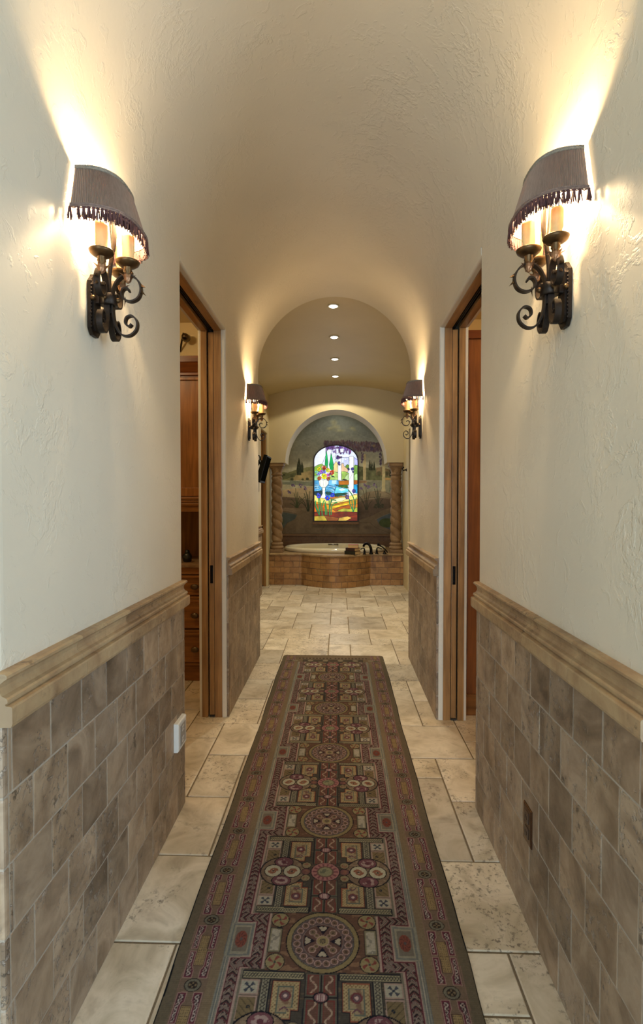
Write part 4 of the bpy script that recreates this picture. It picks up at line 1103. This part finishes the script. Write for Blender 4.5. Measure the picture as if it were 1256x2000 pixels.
    # paving joints
    for pts in (LL((300,1640),(200,1790)), LL((830,1640),(770,1760)), LL((880,1630),(960,1660)), RR((480,1530),(560,1600),(760,1680)), RR((330,1540),(480,1535))): cv.curve(list(pts) if len(pts) > 2 else [pts[0], ((pts[0][0]+pts[1][0])/2+1, (pts[0][1]+pts[1][1])/2), pts[1]], .7, (92,68,44), .7)
    cv.ell(*R(450,1600), 10, 5, (96,72,50), .2, .6, .15, soft=.7)
    # pergola columns and wisteria
    cv.poly(RR((395,650),(428,650),(432,985),(392,985)), (168,142,88), .1, 1)
    cv.poly(RR((640,800),(678,800),(678,1110),(636,1110)), (172,148,90), .1, 1); cv.poly(RR((630,1105),(684,1105),(686,1135),(628,1135)), (168,144,92), .1, 1)
    cv.poly(RR((636,640),(660,640),(668,800),(640,800)), (150,128,86), .1, 1)
    rr = random.Random(4)
    for k in range(520):
        X_ = rr.uniform(633, 752); top = 862+abs(X_-660)*.045; dy = rr.uniform(0, 17 if X_ > 690 else 12)
        c = rr.choice([(92,64,72),(108,76,84),(74,54,58),(108,78,70),(84,68,80),(92,58,58),(100,70,72)])
        cv.ell(X_, top+dy, rr.uniform(1.2,2.4), rr.uniform(2.0,4.6), c, .25, .8, .3, soft=.5)
    cv.ell(*R(530,545), 4, 4, (156,116,62), .2, .7, .2, soft=.6)
    for cx, c0, c1 in ((382,630,760),(618,640,800),(505,560,600)):
        for k in range(22): cv.ell(*R(cx+rr.uniform(-14,14), rr.uniform(c0,c1)), 1.5, 2.4, rr.choice([(82,60,82),(100,74,92),(66,52,64)]), .2, .85, .3, soft=.5)
    # bird
    cv.curve(LL((545,545),(575,575),(590,560)), .9, (84,84,72), .8); cv.curve(LL((575,575),(595,585),(610,580)), .9, (150,140,116), .8)
    # irises
    def tuft(f, cx, cy, hts, col):
        for (dx, hh, b) in hts: cv.curve([f(cx+dx*.15, cy), f(cx+dx*.5+b*.3, cy-hh*.6), f(cx+dx+b, cy-hh)], 1.1, col, .95)
    G1, G2 = (64,72,36), (52,58,34)
    tuft(L, 430, 1440, [(-70,120,-10),(-40,200,0),(-20,270,0),(10,220,0),(40,130,20),(70,90,25),(-90,60,-10),(25,160,10),(90,150,20)], G1)
    tuft(L, 590, 1490, [(-100,200,-20),(-50,250,-10),(-30,310,-10),(20,280,0),(50,170,15),(-70,120,-20),(10,180,0),(-10,240,0)], G2)
    tuft(R, 440, 1370, [(-90,180,-10),(-50,260,0),(-10,300,0),(30,220,10),(60,120,10),(-60,120,-10),(0,160,0)], (72,66,44))
    tuft(R, 590, 1340, [(-50,240,0),(-20,300,0),(20,180,10),(50,110,10),(-40,130,-10),(0,200,0)], (64,66,44))
    for k in range(30): cv.ell(*R(590+rr.uniform(-60,70), 1320+rr.uniform(-25,25)), 1.6, 1.2, (70,68,44), .2, .8, .3)
    for (f, cx, cy) in ((L,375,1120),(L,318,1215),(L,545,1160),(L,480,1130),(R,545,1055),(R,470,1085),(R,370,1085),(R,420,1060)):
        for k in range(4): cv.ell(*f(cx+rr.uniform(-20,20), cy+rr.uniform(-22,22)), 1.6, 2.0, rr.choice([(92,68,100),(76,56,86),(110,84,108)]), .2, .9, .3)
    for cx, cy in ((750,1070),(735,1090)): cv.curve(RR((cx,cy+40),(cx+5,cy-10),(cx+15,cy-50)), 1, (66,84,60), .9)
    # brushwork
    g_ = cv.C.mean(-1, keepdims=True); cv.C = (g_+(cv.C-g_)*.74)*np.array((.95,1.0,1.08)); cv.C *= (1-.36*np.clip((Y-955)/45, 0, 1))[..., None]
    cv.C *= (1+.12*vnoise(X, Y, .35, .35, 77, 2)+.10*vnoise(X, Y, .08, .12, 78, 3))[..., None]
    Xw = (X-662)/sxp; Zw = 1.4-(Y-978)/sxp
    P = np.stack([Xw, np.full_like(Xw, YM), Zw], -1)
    hole = ~((X > 612.5) & (X < 699.5) & (Y > 890) & (Y < 1019))
    o = grid_mesh('mural', P, lin_np(cv.C), attr_mat('mural_paint', .7, gain=MURAL_GAIN, spec=.2), mask=hole)
    s = o.modifiers.new('thick', 'SOLIDIFY'); s.thickness = .002; s.offset = 1
    tag(o, 'painted lakeside garden mural covering the wall behind the bathtub', 'mural'); o['kind'] = 'thing'
MURAL_GAIN = 2.5
make_mural()

# ------------------------------------------------------------------ stained glass window
def make_window():
    W = estruct('window_1', (-.06, YM, 1.75)); tag(W, 'arched stained glass window in the mural, lit by daylight', 'window')
    sxp = 1024/9.94
    px0, px1, top, spring, bot = 613.8, 698.2, 871.0, 902.5, 1017.0
    cxp = (px0+px1)/2; hwp = (px1-px0)/2
    TX = lambda c: 590+c/9.66; TY = lambda c: 850+c/9.66
    def outline(e, n=40):
        a = [(px0-e, bot+e)]+[(cxp-(hwp+e)*math.cos(PI*i/n), spring-(spring-top+e)*math.sin(PI*i/n)**.92) for i in range(n+1)]+[(px1+e, bot+e)]
        return [((x-662)/sxp, 1.4-(y-978)/sxp) for x, y in a]
    fr = MB(); A, B = outline(0), outline(2.0); n = len(A)
    for (y0, y1) in ((YM-.045, YM+.004),):
        vs = [(x,y0,z) for x,z in A]+[(x,y0,z) for x,z in B]+[(x,y1,z) for x,z in A]+[(x,y1,z) for x,z in B]
        for i in range(n):
            j = (i+1) % n
            fr.add([vs[i],vs[j],vs[n+j],vs[n+i]], [(0,1,2,3)]); fr.add([vs[i],vs[2*n+i],vs[2*n+j],vs[j]], [(0,1,2,3)]); fr.add([vs[n+i],vs[n+j],vs[3*n+j],vs[3*n+i]], [(0,1,2,3)])
    fr.build('window_frame', simple('dark_frame', (44,28,20), .5), W)
    # glass painting, coordinates of a 1256x1836 sheet
    x = np.linspace(px0, px1, 330); y = np.linspace(top, bot, 560); Xp, Yp = np.meshgrid(x, y)
    X, Y = (Xp-590)*9.66, (Yp-850)*9.66
    cv = Canvas(X, Y, (222,228,246)); ns = .012; ld = 5
    def p(pts, c, var=.12, lead=ld): cv.poly(pts, c, var, 1, ns, lead=lead)
    n = vnoise(X, Y, .006, .012, 9, 3); cv.C += (n*60)[..., None]*np.array((1,.8,.4))
    p([(230,200),(440,200),(450,380),(380,540),(300,560),(230,600)], (232,236,250), .05)
    p([(560,300),(640,330),(640,500),(600,560),(560,420)], (226,232,250), .05)
    p([(740,420),(880,420),(890,560),(820,570),(770,520),(745,560)], (206,212,250), .1); cv.ell(815, 490, 50, 40, (190,196,246), .1, .6, ns, soft=.7)
    p([(985,420),(1050,470),(1050,570),(990,560)], (188,190,240), .1)
    def blob(cx, cy, r, c, var=.4, lead=2.5):
        k = 9; cv.poly([(cx+r*rr.uniform(.65,1.15)*math.cos(2*PI*i/k), cy+r*rr.uniform(.65,1.15)*math.sin(2*PI*i/k)) for i in range(k)], tuple(v*rr.uniform(.8,1.12) for v in c), var, 1, .03, lead=lead)
    rr = random.Random(12)
    p([(225,1130),(1050,1110),(1050,1625),(225,1625)], (170,112,44), .35, 0)
    # hills and shrubs
    p([(232,600),(290,565),(370,540),(430,580),(440,700),(232,780)], (112,140,66), .35)
    p([(370,570),(430,575),(420,640),(360,620)], (206,180,150), .1)
    p([(590,690),(600,560),(640,490),(690,560),(690,700)], (214,198,146), .15)
    p([(740,690),(745,545),(770,525),(800,590),(860,640),(870,700)], (220,190,158), .12)
    p([(810,600),(850,550),(890,570),(885,680),(860,640)], (104,142,58), .3)
    p([(960,590),(1000,565),(1045,575),(1045,850),(960,850)], (118,156,78), .3)
    p([(500,850),(520,760),(600,690),(690,710),(690,850)], (168,196,120), .3)
    p([(745,690),(800,680),(885,720),(885,850),(745,850)], (160,190,104), .35)
    p([(805,800),(850,740),(885,730),(885,850),(815,850)], (190,214,160), .2)
    p([(985,760),(1020,720),(1045,740),(1045,850),(985,850)], (176,206,150), .25)
    p([(750,850),(780,820),(840,835),(850,850)], (40,40,24), .2, 0); p([(545,755),(600,770),(625,795),(560,790)], (30,50,44), .2, 0)
    p([(232,770),(330,740),(350,850),(232,850)], (150,190,150), .3)
    # cypresses
    G = (22,150,84)
    p([(458,270),(478,400),(492,520),(480,625),(428,605),(436,480),(446,380)], G, .25)
    p([(545,340),(572,430),(592,550),(588,690),(530,640),(510,560),(532,450)], G, .25)
    # water
    p([(232,850),(700,845),(690,1000),(700,1160),(232,1140)], (96,164,206), .4)
    p([(500,845),(670,845),(670,960),(500,950)], (124,184,232), .3); p([(560,850),(650,850),(640,920),(560,915)], (196,224,246), .1, 0)
    p([(975,930),(1045,930),(1045,1100),(975,1080)], (48,140,180), .4)
    rr = random.Random(12)
    for k in range(70):
        cx, cy = rr.uniform(235, 880), rr.uniform(930, 1150); c = rr.choice([(196,226,246),(130,196,226),(60,130,160),(24,66,74),(70,170,160),(160,210,240)])
        w = rr.uniform(25, 75); h_ = rr.uniform(7, 20); cv.poly([(cx-w,cy),(cx-w*.4,cy-h_),(cx+w*.5,cy-h_*.7),(cx+w,cy+h_*.2),(cx+w*.2,cy+h_)], c, .2, .9, ns, lead=2.5)
    p([(640,985),(720,980),(870,1020),(870,1075),(720,1100),(610,1100)], (120,198,222), .35); p([(690,1020),(760,1000),(820,1030),(740,1060)], (214,236,248), .1, 0)
    p([(600,1100),(740,1090),(870,1095),(800,1130),(620,1165)], (24,60,44), .5, 3); p([(680,945),(860,935),(870,1005),(760,985),(690,980)], (56,92,30), .6, 3)
    p([(232,1060),(380,1040),(380,1150),(232,1130)], (26,50,56), .4, 3); p([(445,1060),(560,1080),(560,1130),(450,1120)], (24,60,56), .4, 3)
    # wall
    p([(688,862),(885,852),(885,935),(690,938)], (164,104,24), .25); p([(975,850),(1045,850),(1045,920),(975,928)], (158,92,24), .25)
    # columns
    p([(676,430),(742,430),(742,850),(676,850)], (236,240,238), .06); p([(888,400),(972,400),(974,1185),(880,1185)], (238,242,236), .05)
    cv.line([(890,840),(935,760),(960,690)], 5, (120,130,120)); cv.line([(895,480),(905,460)], 4, (120,130,120)); cv.line([(676,720),(742,720)], 3, (170,180,180))
    # wisteria
    for k in range(64):
        cx = rr.uniform(455, 930); arch = 215+max(0,(abs(cx-640)-150))*.28; cy = arch+rr.uniform(5, 110 if cx > 560 else 50); c = rr.choice([(110,80,124),(92,64,104),(140,116,158),(84,60,120),(150,130,190),(120,76,110)])
        w, h_ = rr.uniform(12, 26), rr.uniform(20, 44); cv.poly([(cx-w,cy-h_*.6),(cx,cy-h_),(cx+w,cy-h_*.5),(cx+w*.7,cy+h_*.4),(cx,cy+h_),(cx-w*.8,cy+h_*.3)], c, .25, .92, ns, lead=3)
    for (a0, b0, w, h_) in ((640,260,45,80),(715,260,65,60),(850,300,24,50),(600,400,30,60),(800,440,40,30)): cv.poly([(a0,b0),(a0+w,b0-8),(a0+w+5,b0+h_),(a0+8,b0+h_+8)], (226,230,248), .06, 1, ns, lead=3)
    for (cx, cy, r_) in ((690,420,44),(655,435,22),(730,410,26),(690,525,34),(705,560,22),(945,640,44),(965,690,22),(880,640,26),(730,350,20)): [blob(cx+rr.uniform(-.4,.4)*r_, cy+rr.uniform(-.5,.5)*r_, r_*.7, rr.choice([(74,60,128),(92,72,120),(60,48,100)]), .5, 3) for q in range(3)]
    # vase and flowers
    p([(315,870),(345,835),(400,845),(450,835),(500,870),(500,915),(465,960),(445,985),(365,985),(330,945)], (234,238,226), .06)
    for cx in (350, 400, 450): cv.line([(cx,850),(cx+3,960)], 4, (150,160,150))
    p([(380,985),(440,985),(432,1100),(452,1180),(440,1205),(350,1200),(345,1180),(388,1100)], (238,242,234), .05); cv.line([(385,1050),(438,1050)], 4, (150,160,150))
    for (cx, cy, r_, c) in ((320,640,38,(222,214,40)),(485,660,42,(226,214,36)),(415,775,58,(220,212,30)),(420,620,36,(150,46,24)),(565,700,44,(186,70,26)),(325,810,36,(190,90,30)),(500,815,36,(170,84,30)),(362,690,34,(190,120,200)),(420,692,30,(150,140,226)),(310,725,34,(150,160,236)),(490,750,30,(200,110,170)),(268,700,30,(150,200,170)),(530,735,22,(120,50,90)),(450,590,18,(200,190,120))):
        for q in range(8): blob(cx+math.cos(q*.79+r_)*r_*rr.uniform(.5,.85), cy+math.sin(q*.79+r_)*r_*rr.uniform(.5,.85), r_*.42, c, .4, 2)
        blob(cx, cy, r_*.35, tuple(v*.8 for v in c), .3, 2)
    # ground
    p([(232,1120),(330,1180),(560,1210),(700,1170),(880,1150),(1045,1110),(1045,1200),(820,1250),(560,1300),(232,1270)], (226,212,130), .2)
    p([(560,1220),(720,1180),(880,1190),(760,1240),(560,1275)], (240,234,190), .1)
    p([(232,1250),(420,1290),(560,1330),(820,1260),(1045,1200),(1045,1290),(800,1330),(580,1400),(232,1400)], (190,136,40), .35)
    p([(560,1345),(800,1285),(900,1275),(900,1300),(640,1370),(560,1370)], (214,180,60), .25)
    p([(232,1300),(420,1320),(420,1430),(232,1450)], (168,92,24), .35); p([(580,1400),(760,1340),(900,1330),(900,1380),(640,1440)], (150,84,24), .3)
    p([(660,1420),(780,1380),(900,1390),(1045,1360),(1045,1450),(760,1450)], (164,166,70), .3)
    p([(232,1450),(420,1440),(600,1460),(800,1440),(1045,1450),(1045,1540),(700,1560),(420,1510),(232,1530)], (96,38,16), .4)
    p([(232,1530),(420,1515),(500,1560),(480,1620),(232,1620)], (158,140,62), .3); p([(420,1515),(700,1560),(670,1620),(480,1620)], (136,84,40), .3)
    p([(700,1560),(860,1530),(940,1560),(820,1620),(680,1620)], (190,160,86), .3); p([(860,1530),(1045,1500),(1045,1620),(830,1620),(940,1560)], (110,44,20), .35)
    # leaves and irises
    for pts in (((245,1270),(270,1390),(325,1510)),((310,1190),(320,1330),(325,1500)),((330,1180),(345,1300),(335,1420)),((380,1515),(375,1360),(400,1270),(420,1230)),((440,1500),(440,1340),(435,1260)),((520,1510),(515,1350),(510,1230)),((550,1500),(555,1360),(600,1290),(660,1270)),((520,1380),(545,1260),(555,1200)),((530,1340),(560,1230),(640,1230)),((960,1440),(950,1330),(940,1220)),((970,1440),(1000,1330),(1020,1180)),((950,1400),(900,1290),(895,1210)),((1000,1380),(985,1230),(940,1120),(880,1040)),((470,1500),(465,1400),(450,1330)),((255,1240),(260,1330),(300,1420))):
        cv.curve(list(pts), 17, (16,60,36)); cv.curve(list(pts), 10, rr.choice([(34,140,80),(60,150,90),(40,110,66)]))
    for (cx, cy, r_, c) in ((315,1145,42,(64,72,190)),(480,1185,48,(48,64,214)),(575,1130,40,(60,60,186)),(520,1150,22,(110,190,240)),(850,1165,36,(72,52,120)),(978,1055,36,(60,50,120)),(300,1110,22,(90,110,220)),(870,1190,20,(120,90,150))):
        for q in range(6): blob(cx+math.cos(q*1.05)*r_*.62, cy+math.sin(q*1.05)*r_*.72, r_*.46, c, .6, 2.5)
    g_ = cv.C.mean(-1, keepdims=True); cv.C = np.clip(g_+(cv.C-g_)*1.3, 4, 250)*(1+.10*vnoise(X, Y, .02, .02, 91, 3))[..., None]
    Xw = (Xp-662)/sxp; Zw = 1.4-(Yp-978)/sxp
    arch = spring-(spring-top)*np.sqrt(np.clip(1-((Xp-cxp)/hwp)**2, 0, 1))**.92
    P = np.stack([Xw, np.full_like(Xw, YM-.012), Zw], -1)
    mt = attr_mat('stained_glass', .3, emis=GLASS_EMIT, spec=.2)
    grid_mesh('stained_glass', P, lin_np(cv.C), mt, mask=Yp >= arch-.3, parent=None).parent = W
    g = [o for o in W.children if o.name.startswith('stained_glass')][0]
    me = g.data; co = np.empty(len(me.vertices)*3, np.float32); me.vertices.foreach_get('co', co); co = co.reshape(-1,3)-np.array(W.location, np.float32); me.vertices.foreach_set('co', co.ravel()); me.update()
    sol = g.modifiers.new('thick', 'SOLIDIFY'); sol.thickness = .004; sol.offset = 0
    sl = MB(); sl.box(px0/sxp-662/sxp-.03, px1/sxp-662/sxp+.03, YM-.055, YM+.002, 1.4-(1024.0-978)/sxp, 1.4-(1019-978)/sxp, .006); sl.build('window_sill', simple('sill_brown', (120,88,56), .6), W)
GLASS_EMIT = 1.0
make_window()
BULB_W, SPOT_W, DAY_W, DAY2_W, CLOS_W, EXPO = 7.4, 70, 150, 178, 18, 0.30
# ------------------------------------------------------------------ lights
def light(name, typ, loc, energy, col, **k):
    d = bpy.data.lights.new(name, typ); d.energy = energy; d.color = col
    rot = k.pop('rot', None)
    for a, v in k.items(): setattr(d, a, v)
    o = bpy.data.objects.new(name, d); COL.objects.link(o); o.location = loc
    if rot: o.rotation_euler = rot
    return o
for (s, y), k in zip(SCONCES, range(4)):
    for (bx, by, bz), f in zip(SB, (1.9, .45, .45)):
        light('candle_bulb_light', 'POINT', ((XL+bx) if s < 0 else (XR-bx), y+(by if s < 0 else -by), SCZ+bz), BULB_W*f, (1.0,.72,.40), shadow_soft_size=.016)
for (x, y, z) in ROOM_LAMPS:
    light('recessed_lamp_light', 'SPOT', (x, y, z), SPOT_W*(.52 if y > 7.5 else 1.2), (1.0,.87,.62), spot_size=math.radians(140 if y > 7.5 else 96), spot_blend=(.12 if y > 7.5 else .5), shadow_soft_size=.03)
light('alcove_fill_light', 'SPOT', (AX, 9.6, 3.3), 5, (1.0,.86,.62), spot_size=math.radians(120), spot_blend=.8, shadow_soft_size=.04)  # unseen spot without a fixture, added to brighten the alcove and mural
light('stained_glass_daylight', 'AREA', (-.06, YM-.06, 1.75), 3, (.74,.84,1.0), shape='RECTANGLE', size=.78, size_y=1.3, rot=(-PI/2, 0, 0))
light('bedroom_window_daylight', 'AREA', (3.04, (WY0+WY1)/2, (WZ0+WZ1)/2), DAY_W, (.62,.81,1.0), shape='RECTANGLE', size=WY1-WY0, size_y=WZ1-WZ0, rot=(0, PI/2, 0))
light('bedroom_glass_door_daylight', 'AREA', (-1.0, -3.76, 1.5), DAY2_W, (.62,.81,1.0), shape='RECTANGLE', size=2.9, size_y=2.9, rot=(PI/2, 0, 0))
light('closet_ceiling_light', 'POINT', (-1.75, 2.9, 2.72), CLOS_W, (1.0,.78,.46), shadow_soft_size=.1)
light('closet_ceiling_light', 'POINT', (1.75, 2.9, 2.72), CLOS_W, (1.0,.76,.44), shadow_soft_size=.1)
w = bpy.data.worlds.new('World'); S.world = w; w.use_nodes = True
bg = w.node_tree.nodes['Background']; bg.inputs[0].default_value = (.75,.86,1,1); bg.inputs[1].default_value = .3

# ------------------------------------------------------------------ camera
cd = bpy.data.cameras.new('camera'); cam = bpy.data.objects.new('camera', cd); COL.objects.link(cam)
cd.sensor_width = 36; cd.sensor_fit = 'AUTO'; cd.lens = 1024/2000*36; cd.clip_start = .05
cam.location = (0, 0, 1.4); cam.rotation_euler = (math.radians(90-1.23), 0, math.radians(1.9))
S.camera = cam
S.view_settings.view_transform = 'Standard'; S.view_settings.look = 'None'; S.view_settings.gamma = 1; S.view_settings.exposure = EXPO
S.view_settings.use_curve_mapping = False
S.cycles.max_bounces = 10; S.cycles.diffuse_bounces = 6; S.cycles.sample_clamp_indirect = 6
S.cycles.use_denoising = True
